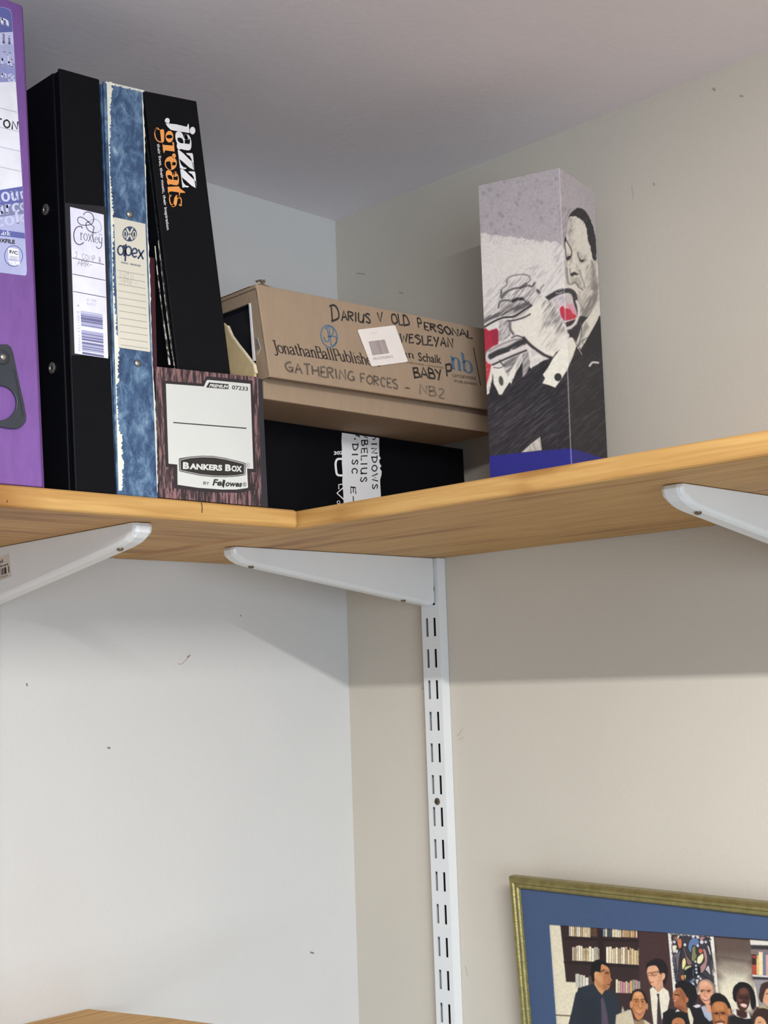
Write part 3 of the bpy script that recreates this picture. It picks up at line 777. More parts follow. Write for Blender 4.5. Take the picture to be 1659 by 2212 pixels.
yl = [935,1030,1127,1222,1317,1410,1505,1603,1697,1795,1890,1982]
for i, y in enumerate(yl): c.line(L4((738+4.2*i, y), (1122+4.5*i, y+70-1.4*i)), 1.2, M_rule)
c.ell(L4((910, 425))[0], 15.6, 16.4, M_navy, 32)
c.up()
for a, b in (((868, 345), (950, 508)), ((955, 345), (868, 505))): c.line(L4(a, b), 3.6, M_cream)
c.ring(L4((847, 428))[0], 2.9, 7.4, 1.9, M_cream, 20); c.ring(L4((974, 436))[0], 2.9, 7.4, 1.9, M_cream, 20)
c.line(L4((818, 350), (800, 420), (815, 490)), 1.4, M_cream, True); c.line(L4((1000, 360), (1018, 430), (1000, 500)), 1.4, M_cream, True)
c.ring(L4((784, 655))[0], 6.2, 9.8, 3.6, M_navy, 24); c.line(L4((830, 590), (833, 730)), 3.7, M_navy, cap=True)
c.line(L4((857, 578), (848, 800)), 3.7, M_navy, cap=True); c.ring(L4((893, 665))[0], 6.4, 9.6, 3.6, M_navy, 24)
c.line(L4((950, 700), (1008, 690), (1005, 645), (975, 630), (945, 665), (948, 715), (975, 750), (1010, 738)), 3.6, M_navy, True)
c.line(L4((1035, 650), (1098, 775)), 3.7, M_navy, cap=True); c.line(L4((1105, 662), (1030, 768)), 3.7, M_navy, cap=True)
c.text('RING  BINDER', *L4((793, 836), (1070, 888), (793, 812)), M_navy, 0.02)
c.up()
c.script('MIDI', *L4((772, 1040), (978, 1078), (768, 955)), M_faint, 0.8, HAND, 10, jit=0.5)
c.script('1998 -', *L4((785, 1140), (1020, 1150), (783, 1065)), M_faint, 0.8, HAND, 10, jit=0.4)
c.build('spine_label', t)
for px in ((279, 463), (296.5, 785)):
    rivet(t, hx(px, XM)+Vector((0.00005, 0, 0)), (1,0,0), 0.0029, M_steel, 0.0012)

# ------------------------------------------------------------------ low-fronted magazine file
XH = 0.2718
hb = lambda px: hx(px, XH)
k0 = zm(320, 760, 0.18083)
bl_, br_ = hb(k0((118, 1700))[0]), hb(k0((1360, 1815))[0])
tl_, tr_ = hb(k0((72, 170))[0]), hb(k0((1315, 300))[0])
bl_.y += 0.0022; tl_.y += 0.0026
t = thing('magazine_file', 'dark wood-grain cardboard magazine file with a big white front panel', 'magazine file', (XH-0.12, -0.40, ZF))
def grain():
    m = bpy.data.materials.new('printed_wood_grain'); m.use_nodes = True
    N = m.node_tree.nodes; L = m.node_tree.links; p = N['Principled BSDF']; p.inputs['Roughness'].default_value = 0.6
    tc = N.new('ShaderNodeTexCoord'); mp = N.new('ShaderNodeMapping'); mp.inputs['Scale'].default_value = (1, 1, 0.13)
    n = N.new('ShaderNodeTexNoise'); n.inputs['Scale'].default_value = 420; n.inputs['Detail'].default_value = 4; n.inputs['Roughness'].default_value = 0.7; n.inputs['Distortion'].default_value = 0.3
    L.new(tc.outputs['Object'], mp.inputs[0]); L.new(mp.outputs[0], n.inputs['Vector'])
    r = N.new('ShaderNodeValToRGB'); r.color_ramp.elements[0].position = 0.47; r.color_ramp.elements[1].position = 0.60
    r.color_ramp.elements[0].color = (*lin((44, 34, 38)), 1); r.color_ramp.elements[1].color = (*lin((142, 104, 104)), 1)
    L.new(n.outputs['Fac'], r.inputs[0]); L.new(r.outputs[0], p.inputs['Base Color'])
    return m
M_grain = grain()
M_hold = mat('magazine_file_edge', (40, 38, 44), 0.6)
g = G(); th = 0.0026
g.hexa([(XH-th, bl_.y, ZF), (XH, bl_.y, ZF), (XH, br_.y, ZF), (XH-th, br_.y, ZF), (XH-th, tl_.y, tl_.z), (XH, tl_.y, tl_.z), (XH, tr_.y, tr_.z), (XH-th, tr_.y, tr_.z)])
g.build('front_panel', M_grain, t, 0.0004, 2)
# sides: outline sloping up towards the back
yR = -0.3480
zcut = [(0.012, ZF), (XH-0.003, ZF), (XH-0.003, tr_.z-0.0005)]
pk = zm(470, 580, 150/1185.0)
cutpx = pk((700, 1770), (600, 1640), (560, 1600), (440, 1440), (320, 1290), (220, 1150), (150, 985))
cut = []
for px in cutpx:
    p = hy(px, yR); cut.append((min(p.x, XH-0.0031), p.z))
lx, lz = cut[-1]
cut += [(lx-0.004, lz+0.004), (lx-0.03, lz+0.006), (0.012, lz+0.006)]
g = G()
zr_ = [(p[0], yR, p[1]) for p in zcut+cut]
g.prism(zr_, (0, 0.0024, 0))
sideR = g.build('side_panel', [mat('kraft_side', (196, 172, 128), 0.85, 0.05, 140)], t, 0.0003, 1)
# torn pale edge of that side
g = G()
for a, b in zip(cut[:7], cut[1:7]):
    d = Vector((b[0]-a[0], 0, b[1]-a[1])); nn = Vector((-d.z, 0, d.x)).normalized()
    if nn.z < 0: nn = -nn
    A0, B0 = Vector((a[0], yR-0.0002, a[1])), Vector((b[0], yR-0.0002, b[1]))
    g.hexa([A0, B0, B0+Vector((0, .0028, 0)), A0+Vector((0, .0028, 0)), A0+nn*0.0012, B0+nn*0.0012, B0+nn*0.0012+Vector((0, .0028, 0)), A0+nn*0.0012+Vector((0, .0028, 0))])
g.build('torn_edge', mat('torn_board', (222, 206, 172), 0.9, 0.08, 300), sideR)
# dark outer flap at the right of the front
e0, e1 = hb(k0((1442, 1825))[0]), hb(k0((1372, 322))[0])
g = G(); g.hexa([(XH-0.012, br_.y+0.0002, ZF), (XH-0.0008, br_.y+0.0002, ZF), (XH-0.0008, e0.y, ZF), (XH-0.012, e0.y-0.002, ZF),
                 (XH-0.012, tr_.y+0.0002, tr_.z-0.001), (XH-0.0008, tr_.y+0.0002, tr_.z-0.001), (XH-0.0008, e1.y, e1.z), (XH-0.012, e1.y-0.002, e1.z)])
g.build('side_flap', M_hold, t, 0.0003, 1)
g = G(); yLh = bl_.y+0.0030
ytl = tl_.y+0.0030
g.hexa([(0.012, yLh, ZF), (XH-0.003, yLh, ZF), (XH-0.003, yLh+0.0022, ZF), (0.012, yLh+0.0022, ZF), (0.012, ytl, tl_.z-0.001), (XH-0.003, ytl, tl_.z-0.001), (XH-0.003, ytl+0.0022, tl_.z-0.001), (0.012, ytl+0.0022, tl_.z-0.001)])
g.build('side_panel', M_grain, t, 0.0003, 1)
g = G(); g.box((0.012, yLh+0.0026, ZF), (XH-0.0036, yR-0.0004, ZF+0.002)); g.build('base_panel', M_hold, t)
g = G(); g.box((0.012, yLh+0.0026, ZF+0.0022), (0.0145, yR-0.0004, ZF+0.24)); g.build('back_panel', M_grain, t)
fH = Face((XH, 0, 0), (1, 0, 0), 0.00008)
c = Face((XH, 0, 0), (1, 0, 0), 0.00008)
M_panel = mat('front_panel_white', (204, 204, 199), 0.6, 0.01, 40); M_dk = mat('front_panel_outline', (42, 34, 38), 0.6); M_rg = mat('badge_ring_grey', (150, 148, 146), 0.6)
c.poly(k0((172,343),(650,380),(690,300),(705,292),(1245,342),(1292,1440),(1215,1436),(1228,1655),(1100,1685),(700,1678),(310,1630),(306,1385),(208,1375)), M_dk)
c.up()
c.poly(k0((210,380),(665,415),(695,345),(712,335),(1220,383),(1255,1398),(1180,1395),(1192,1618),(1182,1628),(1050,1645),(880,1645),(600,1625),(350,1588),(347,1347),(242,1336)), M_panel)
c.up()
c.line(k0((298, 845), (1172, 914)), 2.3, M_ink)
c.poly(k0((725,366),(960,388),(957,447),(690,426)), M_ink)
c.poly(k0((365,1282),(376,1272),(500,1252),(640,1241),(780,1245),(920,1268),(1060,1300),(1158,1328),(1164,1340),(1160,1462),(1150,1474),(1060,1490),(930,1498),(780,1496),(620,1480),(480,1452),(378,1428),(370,1418)), M_ink)
c.up()
c.poly(k0((372,1285),(500,1258),(640,1247),(780,1251),(920,1274),(1060,1306),(1156,1334),(1154,1466),(1060,1484),(930,1492),(780,1490),(620,1474),(480,1446),(376,1421)), M_rg)
c.up()
c.poly(k0((385,1297),(500,1273),(640,1261),(780,1266),(920,1289),(1060,1322),(1142,1346),(1140,1456),(1060,1472),(930,1480),(780,1477),(620,1460),(480,1432),(388,1411)), M_ink)
c.up()
c.text('B', *k0((410, 1394), (485, 1399), (412, 1318)), M_panel, 0.05)
c.text('ANKERS', *k0((490, 1399), (880, 1418), (492, 1334)), M_panel, 0.05)
c.text('B', *k0((915, 1419), (985, 1423), (917, 1345)), M_panel, 0.05)
c.text('OX', *k0((990, 1424), (1115, 1432), (992, 1360)), M_panel, 0.05)
c.text('PREMIUM', *k0((722, 419), (940, 437), (738, 383)), M_panel, 0.04)
c.text('07233', *k0((997, 446), (1187, 466), (999, 400)), M_ink, 0.01)
c.text('BY', *k0((655, 1584), (726, 1590), (657, 1548)), M_ink)
c.text('Fel', *k0((765, 1594), (890, 1601), (785, 1520)), M_ink, 0.03)
c.line(k0((892, 1620), (910, 1535)), 3.2, M_ink)
c.text('owes', *k0((915, 1604), (1112, 1612), (930, 1537)), M_ink, 0.03)
c.ring(k0((1185, 1355))[0], 4.6, 5.0, 0.8, M_rg, 20); c.text('R', *k0((1172, 1370), (1198, 1372), (1173, 1340)), M_rg)
c.ring(k0((1148, 1584))[0], 3.6, 4.0, 0.8, M_ink, 20); c.text('R', *k0((1138, 1596), (1158, 1598), (1139, 1572)), M_ink)
c.build('front_label', t)

# --- jazz binder leaning in the magazine file
TJ = math.radians(7.55)
XJ = 0.2650
tlj, trj = hx((310, 197), XJ), hx((425, 218), XJ)
brj = hx((497, 795), XJ)
TJ = math.atan2(brj.y-trj.y, trj.z-brj.z)
dn = Vector((0, math.sin(TJ), -math.cos(TJ)))            # down along the spine
rt = Vector((0, math.cos(TJ), math.sin(TJ)))             # across the spine
wj = (tlj-trj).length
zfloor = ZF+0.0024
Lj = (trj.z-rt.z*wj-zfloor)/math.cos(TJ)
t = thing('ring_binder', 'black binder with white and orange lettering leaning inside the magazine file', 'binder', (XJ-0.12, -0.40, zfloor))
def jb(u0, u1, v0, v1, x0, x1):
    """u across from the left edge, v down from the top"""
    P = lambda u, v, x: trj-rt*(wj-u)+dn*v+Vector((x-XJ, 0, 0))
    return [P(u0,v1,x0),P(u0,v1,x1),P(u1,v1,x1),P(u1,v1,x0),P(u0,v0,x0),P(u0,v0,x1),P(u1,v0,x1),P(u1,v0,x0)]
M_gloss = mat('black_laminate', (20, 20, 23), 0.22, 0.05, 60, 0.3, 500)
M_matte = mat('black_laminate_spine', (16, 16, 19), 0.5, 0.05, 60, spec=0.1)
g = G(); g.hexa(jb(0, wj, 0, Lj, XJ-0.0024, XJ)); g.build('spine', M_matte, t, 0.0009, 2)
g = G(); g.hexa(jb(0.0002, 0.0028, 0.0005, Lj-0.0005, 0.016, XJ-0.0045)); g.build('cover', M_gloss, t, 0.0008, 2)
g = G(); g.hexa(jb(wj-0.0028, wj-0.0002, 0.0005, Lj-0.0005, 0.016, XJ-0.0045)); g.build('cover', M_gloss, t, 0.0008, 2)
g = G(); g.hexa(jb(0.001, 0.002, 0.001, Lj-0.001, XJ-0.0055, XJ-0.0018)); g.hexa(jb(wj-0.002, wj-0.001, 0.001, Lj-0.001, XJ-0.0055, XJ-0.0018)); g.build('hinge', M_gloss, t)
g = G(); g.hexa(jb(0.006, wj-0.006, 0.012, Lj-0.012, 0.03, XJ-0.02)); g.build('paper_block', M_pages, t)
c = Face((XJ, 0, 0), (1, 0, 0), 0.00007)
J = zm(320, 230, 0.12658)
M_jw = mat('lettering_white', (232, 230, 230), 0.5); M_or = mat('lettering_orange', (240, 158, 82), 0.5)
c.ell(J((326, 245))[0], 5.2, 6.2, M_jw)
c.poly(J((292,262),(330,288),(400,296),(480,305),(660,348),(678,298),(690,298),(708,452),(692,452),(560,430),(440,412),(385,398),(335,350),(305,305)), M_jw)
c.ell(J((757, 412))[0], 5.9, 8.1, M_jw)
Apoly = [(463,500),(470,455),(495,428),(525,425),(565,440),(592,480),(612,545),(622,560),(620,500),(632,475),(660,468),(695,490),(725,545),(738,620),(736,690),(722,735),(690,750),(620,742),(560,725),(535,735),(525,748),(498,715),(487,670),(495,632),(478,590),(466,545)]
Ah1 = [(495,545),(515,531),(545,532),(580,548),(600,585),(604,628),(570,632),(530,615),(505,585)]
Ah2 = [(622,560),(640,568),(668,570),(690,560),(708,545),(713,580),(712,630),(700,642),(655,636),(622,634)]
def mapa(P, x0, x1, y0, y1): return [(x0+(p[0]-463)/275*(x1-x0), y0+(p[1]-425)/325*(y1-y0)) for p in P]
c.poly(J(*Apoly), M_jw)
c.poly(J(*mapa(Apoly, 300, 525, 1085, 1345)), M_or)
c.ell(J((655, 520))[0], 4.6, 6.2, M_jw); c.ell(J((463, 1150))[0], 3.6, 5.0, M_or)
for s in ((0, 0), (40, 312)):
    sh = lambda *P: J(*[(p[0]+s[0], p[1]+s[1]) for p in P])
    c.poly(sh((503,742),(540,752),(600,800),(690,890),(772,965),(788,1090),(700,1040),(600,950),(545,905),(522,890)), M_jw)
    c.poly(sh((648,795),(752,797),(765,830),(788,1090),(770,1080),(752,960),(738,895),(706,842),(660,818)), M_jw)
    c.poly(sh((503,742),(524,880),(540,930),(560,990),(600,1035),(656,1050),(640,1070),(578,1066),(545,1075)), M_jw)
c.line(J((165,380),(128,390),(112,450),(125,530),(165,590),(215,606)), 2.2, M_or, True)
c.poly(J((105,440),(118,385),(145,358),(175,368),(200,402),(180,400),(150,385),(128,410),(118,450)), M_or)
c.poly(J((200,402),(237,387),(268,397),(276,470),(272,575),(262,605),(240,618),(205,612),(222,590),(215,520)), M_or)
c.ell(J((362, 515))[0], 8.4, 12.6, M_or)
c.poly(J((243,630),(256,655),(420,668),(410,600),(438,615),(452,770),(290,748),(268,802),(252,740)), M_or)
c.ell(J((440, 842))[0], 4.0, 5.2, M_or)
c.ell(J((385, 968))[0], 13.2, 14.8, M_or)
c.poly(J((332,1372),(525,1365),(545,1400),(635,1465),(622,1476),(545,1472),(540,1512),(528,1512),(522,1466),(400,1448),(352,1458),(357,1500),(338,1455)), M_or)
c.line(J((520,1545),(478,1560),(468,1610),(455,1670),(425,1690)), 7.2, M_or, True, True)
c.line(J((470,1520),(530,1535),(565,1600),(560,1680)), 2.2, M_or, True); c.line(J((368,1520),(365,1590),(385,1665),(430,1705)), 2.2, M_or, True)
c.poly(J((520,1668),(575,1670),(572,1702),(535,1695)), M_or); c.poly(J((355,1500),(405,1520),(372,1548)), M_or)
c.up()
c.poly(J(*Ah1), M_matte); c.poly(J(*Ah2), M_matte)
c.poly(J(*mapa(Ah1, 300, 525, 1085, 1345)), M_matte); c.poly(J(*mapa(Ah2, 300, 525, 1085, 1345)), M_matte)
c.ell(J((360, 516))[0], 6.8, 4.2, M_matte)
c.poly(J((298,955),(320,940),(372,936),(390,1000),(394,1078),(362,1078),(325,1050),(303,1005)), M_matte); c.poly(J((404,962),(440,946),(470,960),(474,985),(455,1006),(412,1006)), M_matte)
c.text('their lives, their music, their inspiration', *J((150, 640), (318, 2110), (198, 634)), M_jw, 0.01)
c.build('spine_lettering', t)

Z3 = zm(300, 160, 0.2985)
M_highlight = mat('painted_edge_highlight', (206, 200, 188), 0.18, 0.5, 170, lo=0.42, hi=0.55, c2=(60, 58, 58))  # pale slivers coloured as the gloss highlights along the cover edge
for nm, pl_ in (('edge_highlight', [(112,1245),(128,1420),(150,1600),(172,1780),(196,1960),(214,2105)]), ('edge_highlight', [(137,1205),(158,1400),(182,1600),(206,1800),(230,1980),(252,2110)])):
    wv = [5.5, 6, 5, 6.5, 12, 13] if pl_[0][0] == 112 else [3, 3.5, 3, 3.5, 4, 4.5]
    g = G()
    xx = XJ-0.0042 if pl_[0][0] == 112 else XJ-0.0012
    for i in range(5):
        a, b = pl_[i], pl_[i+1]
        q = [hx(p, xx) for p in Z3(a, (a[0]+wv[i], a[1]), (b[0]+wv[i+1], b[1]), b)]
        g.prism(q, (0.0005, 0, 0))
    g.build(nm, M_highlight, t)

# --- thin maroon folder standing beside it
M_maroon = mat('maroon_card', (60, 19, 31), 0.4)
M_maroon_pages = mat('maroon_folder_pages', (200, 190, 180), 0.9)
fy0 = yLh+0.0026
t = thing('folder', 'thin dark maroon folder squeezed between the blue binder and the leaning black binder', 'folder', (0.14, fy0+0.002, zfloor))
ftop = zfloor+0.186
fl = (tl_.y-bl_.y)/(tl_.z-ZF)
def fsl(a, b, x0, x1, z1): 
    s = fl*(z1-zfloor)*0.9
    return sheared(fy0+a, fy0+b, fy0+a+s, fy0+b+s, x0, x1, zfloor, z1, z1)
g = G(); g.hexa(fsl(0, 0.0011, 0.05, XJ-0.0085, ftop)); g.build('cover', M_maroon, t, 0.0003, 1)
g = G(); g.hexa(fsl(0.0034, 0.0045, 0.05, XJ-0.0085, ftop)); g.build('cover', M_maroon, t, 0.0003, 1)
g = G(); g.hexa(fsl(0.0, 0.0045, XJ-0.0084, XJ-0.0072, ftop)); g.build('spine', M_maroon, t, 0.0003, 1)
g = G(); g.hexa(fsl(0.0014, 0.0031, 0.06, XJ-0.012, ftop-0.006)); g.build('paper_block', M_maroon_pages, t)

# ------------------------------------------------------------------ black carton in the corner and the cardboard box on it
XK = 0.200
ZK = CH+0.2282
t = thing('software_box', 'flat black box under the brown cardboard box, a torn handwritten paper strip on its front', 'box', (0.11, -0.18, ZT+0.0004))
g = G(); g.box((0.012, -0.3440, ZT+0.0004), (XK, -0.0200, ZK)); g.build('carton', mat('black_gloss_card', (10, 11, 16), 0.45, 0.08, 40, spec=0.12), t, 0.0008, 2)
fK = Face((XK, 0, 0), (1, 0, 0))
T = zm(640, 920, 0.13261)
c = Face((XK, 0, 0), (1, 0, 0))
sc_ = 0.13261
c.line(T((770,540),(690,538),(655,560),(640,620),(648,720),(662,785),(700,806),(770,806)), 4.6, M_paper, True)
c.line(T((790,985),(662,1095),(790,1215)), 2.6, M_paper)
c.line(T((693,1030),(690,957),(790,945)), 2.2, M_paper)
c.ring(T((688, 1245))[0], 3.2, 3.2, 1.2, M_paper, 18)
c.text('302', *T((612, 470), (760, 462), (610, 415)), M_paper, 0.03)
c.build('printed_logo', t)
strip = T((741,112),(742,130),(736,240),(745,420),(742,600),(755,800),(748,900),(765,1100),(771,1240),(775,1420),(1378,1420),(1372,1240),(1376,1135),(1368,1000),(1362,880),(1385,800),(1388,740),(1358,690),(1384,655),(1352,602),(1350,560),(1374,528),(1350,490),(1346,300),(1349,200),(1349,198))
c = card(fK, strip, 0.0002, 'p', t, mat('paper_strip', (222, 224, 226), 0.8, 0.015, 60))
c.script('INDOWS', *T((1226, 285), (1238, 1035), (1312, 280)), M_ink, 1.9, HAND, 10, gap=4.2, jit=0.25)
c.line(T((1240,205),(1262,224),(1285,205),(1288,190)), 2.2, M_ink, True)
c.script('BELIUS', *T((1062, 240), (1046, 922), (1160, 236)), M_ink, 1.8, HAND, 10, gap=4.2, jit=0.25)
c.line(T((1098, 168), (1162, 196)), 2.2, M_ink)
c.script('DISC', *T((915, 300), (905, 778), (1005, 300)), M_ink, 1.9, HAND, 10, gap=5, jit=0.25)
c.ell(T((955, 212))[0], 1.9, 2.2, M_ink, 12)
c.line(T((962, 146), (1018, 172)), 2.4, M_ink); c.line(T((1004, 140), (1034, 186)), 2.4, M_ink)
c.script('E-', *T((884, 1000), (890, 1240), (968, 1010)), M_ink, 1.9, HAND, 10, gap=4, jit=0.25)
c.build('paper_strip', t)

# --- brown cardboard box
a0 = 0.0365
e = Vector((math.sin(a0), math.cos(a0), 0)); nK = Vector((math.cos(a0), -math.sin(a0), 0)); up = Vector((0, 0, 1))
P0 = hx((583, 814), 0.275)
FK = lambda px: hit(px, P0, nK)
TLk, BLk = FK((553.4, 612.3)), FK((583, 814))
BRk, TRk = FK((1050, 885)), FK((1037, 707.6))
ext_ = lambda a, b, k: a+(b-a)*k
BRx, TRx = ext_(BLk, BRk, 1.115), ext_(TLk, TRk, 1.12)
DK = 0.215
back = -nK*DK
t = thing('cardboard_box', 'brown cardboard box with handwriting and publisher marks, resting on the flat black box', 'box', (0.17, -0.19, ZK+0.0004))
th = 0.003
zb_ = ZK+0.0005
# front of the lid
rg = random.Random(11)
def quadslab(q, d):
    g = G(); g.prism(q, d); return g
g = G()
nx, nz_ = 24, 6
def fpt(i, j):
    f, k = i/nx, j/nz_
    p = (BLk*(1-f)+BRx*f)*(1-k)+(TLk*(1-f)+TRx*f)*k
    return p
vs = [fpt(i, j) for j in range(nz_+1) for i in range(nx+1)]
vs2 = [p-nK*th for p in vs]
n1 = len(vs); fs = []
for j in range(nz_):
    for i in range(nx):
        a = j*(nx+1)+i
        fs.append((a, a+1, a+nx+2, a+nx+1)); fs.append((n1+a, n1+a+nx+1, n1+a+nx+2, n1+a+1))
bd = [i for i in range(nx+1)]+[j*(nx+1)+nx for j in range(1, nz_+1)]+[nz_*(nx+1)+i for i in range(nx-1, -1, -1)]+[j*(nx+1) for j in range(nz_-1, 0, -1)]
for a, b in zip(bd, bd[1:]+bd[:1]): fs.append((a, n1+a, n1+b, b))
g.mesh(vs+vs2, fs)
g.build('lid_front', M_kraft, t, 0.0012, 2)
# top, rear and right side of the lid
zt_l, zt_r = TLk.z, TRx.z
iT = 0.0006
g = G()
q = [TLk-nK*iT-up*iT, TRx-nK*iT-up*iT, TRx+back-up*iT, TLk+back-up*iT]
g.prism(q, (0, 0, -th)); g.build('lid_top', M_kraft, t, 0.0006, 1)
g = G(); q = [BRx-nK*(th+.0004), TRx-nK*(th+.0004)-up*(th+.001), TRx+back-up*(th+.001), BRx+back]
g.prism(q, -e*th); g.build('lid_side', M_kraft, t)
g = G(); q = [BLk+back, BRx+back, TRx+back-up*(th+.001), TLk+back-up*(th+.001)]
g.prism(q, nK*th); g.build('lid_back', M_kraft, t)
# left end of the lid, with the opening
KZ = zm(470, 580, 150/1185.0)
nE = (TLk-BLk).cross(nK).normalized()
if nE.y > 0: nE = -nE
pE = BLk.copy()
FE = lambda px: hit(px, pE, nE)
A0, B0 = BLk-nK*(th*0.2), TLk-nK*(th*0.2)-up*0.002
op_tr, op_br, op_tl = FE(KZ((545, 592))[0]), FE(KZ((640, 1575))[0]), FE(KZ((120, 792))[0])
def eco(p): return ((p-BLk).dot(-nK), p.z)
u1, z1_ = eco(op_tr); u1b, z1b = eco(op_br)
def ept(u, z):       # point on the end plane, u back from the front edge
    k = (z-BLk.z)/(TLk.z-BLk.z)
    return BLk+(TLk-BLk)*k-nK*u
zo_t, zo_b = z1_, min(z1b, BLk.z+0.006)
zo_b = BLk.z+0.004
uo0, uo1 = (u1+u1b)/2, 0.16
iw = -nE*th
ztop_e = TLk.z-0.0042
def epanel(u0, u1, z0, z1): return [ept(u0, z0), ept(u1, z0), ept(u1, z1), ept(u0, z1)]
g = G()
g.prism([ept(0.0004, BLk.z), ept(u1b, BLk.z), ept(u1, ztop_e), ept(0.0004, ztop_e)], iw)
g.prism([ept(u1, zo_t), ept(uo1, zo_t), ept(uo1, ztop_e), ept(u1, ztop_e)], iw)
g.prism(epanel(uo1, DK-0.004, BLk.z, ztop_e), iw)
g.build('lid_end', M_kraft, t)
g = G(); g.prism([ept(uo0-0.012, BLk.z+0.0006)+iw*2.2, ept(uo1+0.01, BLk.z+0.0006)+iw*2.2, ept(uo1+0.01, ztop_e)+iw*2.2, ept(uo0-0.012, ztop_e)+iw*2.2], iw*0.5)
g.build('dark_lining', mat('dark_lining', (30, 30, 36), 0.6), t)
# white board edge and torn slit beside the opening
g = G()
q0, q1 = KZ((540, 588), (568, 592), (650, 1575), (612, 1580)), None
pq = [FE(p)+nE*0.0001 for p in q0]
g.prism(pq, nE*0.0006); g.build('board_edge', mat('white_board_edge', (225, 224, 226), 0.7), t)
c = Face(pE, nE, 0.00006)
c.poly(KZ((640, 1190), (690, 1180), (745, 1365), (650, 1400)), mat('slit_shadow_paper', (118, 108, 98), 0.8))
c.up()
c.line(KZ((682, 1178), (742, 1362), (680, 1470)), 1.8, mat('slit_edge', (205, 198, 190), 0.8))
c.build('torn_slit', t)
# raised flap on the top left
g = G()
fz = 0.0040
q = [TLk-nK*0.010+e*0.0005+up*0.0002, TLk-nK*0.011+e*0.055+up*0.0002, TLk-nK*0.19+e*0.055+up*0.0002, TLk-nK*0.19+e*0.0005+up*0.0002]
q2 = [q[0]+up*fz*0.7+e*0.008+nK*0.006, q[1]+up*0.0006, q[2]+up*0.0006, q[3]+up*fz]
g.hexa(q+q2); g.build('top_flap', M_kraft, t, 0.0006, 1)
g = G()
for k in range(9):
    px = KZ((735+14*k, 175+rg.uniform(-22, 22)+ (k>5)*30), (770+14*k, 215+rg.uniform(-10, 14)))
    a, b = FK(px[0])-nK*0.006, FK(px[1])-nK*0.006
    g.hexa([a, a+e*0.0016, a+e*0.0016-nK*0.002, a-nK*0.002, b+up*0.0024, b+e*0.0014+up*0.0026, b+e*0.0012-nK*0.002+up*0.003, b-nK*0.002+up*0.0022])
g.build('frayed_corner', mat('frayed_board', (104, 84, 66), 0.9, 0.1, 300), t)
# tray below the lid
rec = 0.012
pT = P0-nK*rec
FT = lambda px: hit(px, pT, nK)
tl, bl2 = FT((566.5, 822)), FT((570, 855))
ul = (bl2-BLk).dot(e)
ur = (BRx-BLk).dot(e)
zlid = BLk.z+0.012
q = lambda u, w, z: Vector((P0.x, P0.y, 0))+e*u-nK*(rec+w)+up*z
x_l, x_r = ul, ur-0.004
g = G()
zb2 = zb_
g.hexa([q(x_l,0,zb2),q(x_r,0,zb2),q(x_r,th,zb2),q(x_l,th,zb2),q(x_l,0,zlid),q(x_r,0,zlid),q(x_r,th,zlid),q(x_l,th,zlid)])
g.build('tray_front', M_kraft, t, 0.0008, 2)
g = G(); g.hexa([q(x_l,th,zb2),q(x_r,th,zb2),q(x_r,DK-0.012,zb2),q(x_l,DK-0.012,zb2),q(x_l,th,zb2+th),q(x_r,th,zb2+th),q(x_r,DK-0.012,zb2+th),q(x_l,DK-0.012,zb2+th)])
g.build('tray_base', M_kraft, t)
for xa, xb in ((x_l, x_l+th), (x_r-th, x_r)):
    g = G(); g.hexa([q(xa,th,zb2+th),q(xb,th,zb2+th),q(xb,DK-0.012,zb2+th),q(xa,DK-0.012,zb2+th),q(xa,th,zlid-.002),q(xb,th,zlid-.002),q(xb,DK-0.012,zlid-.002),q(xa,DK-0.012,zlid-.002)])
    g.build('tray_side', M_kraft, t)
# print and handwriting on the front
K8 = zm(560, 640, 0.3014)
c = Face(P0, nK, 0.00009)
M_pen = mat('marker_pen', (48, 42, 38), 0.7); M_pen2 = mat('marker_pen_faded', (96, 84, 72), 0.8); M_kblue = mat('box_print_blue', (78, 104, 126), 0.7); M_kdark = mat('box_print_black', (48, 40, 36), 0.8)
c.ring(K8((500, 287))[0], 17.2, 24.2, 2.8, M_kblue, 32, -0.22)
c.line(K8((468,232),(505,215),(530,240),(520,280),(490,290)), 2.6, M_kblue, True); c.line(K8((483,222),(500,292),(495,325),(472,318),(462,290)), 2.6, M_kblue, True)
c.line(K8((495,290),(545,290),(553,325),(530,352),(508,345)), 2.6, M_kblue, True); c.line(K8((500,222),(515,352)), 2.2, M_kblue)
c.script('JonathanBallPublishers', *K8((108, 400), (868, 502), (92, 345)), M_kdark, 2.5, ROM, 10, gap=0.5, thin=1.15)
c.script('van', *K8((985, 428), (1112, 446), (978, 394)), M_kdark, 2.4, ROM, 10, gap=0.8, thin=1.1)
c.text('Schaik', *K8((1142, 462), (1308, 482), (1134, 400)), M_kdark, 0.02)
c.text('PUBLISHERS / UITGEWERS', *K8((1060, 480), (1322, 520), (1058, 466)), M_kdark)
c.script('nb', *K8((1376, 516), (1532, 556), (1366, 430)), M_kblue, 2.6, ROM, 10, gap=0.6, thin=1.0)
c.text('UITGEWERS', *K8((1388, 578), (1552, 600), (1386, 556)), M_kdark, 0.01)
c.text('PUBLISHERS', *K8((1400, 616), (1560, 640), (1398, 597)), M_kdark, 0.01)
c.line(K8((1535, 368), (1587, 640)), 1.9, M_kdark)
c.up()
kw = dict(jit=0.75, cap=False)
c.script('D', *K8((522, 182), (578, 172), (508, 72)), M_pen, 1.45, HAND, 10, **kw)
c.script('ARIUS', *K8((588, 172), (800, 198), (584, 104)), M_pen, 1.96, HAND, 10, gap=1.4, **kw)
c.script('V', *K8((850, 185), (886, 188), (846, 112)), M_pen, 1.74, HAND, 10, **kw)
c.script('OLD', *K8((952, 196), (1078, 218), (944, 120)), M_pen, 1.89, HAND, 10, gap=1.8, **kw)
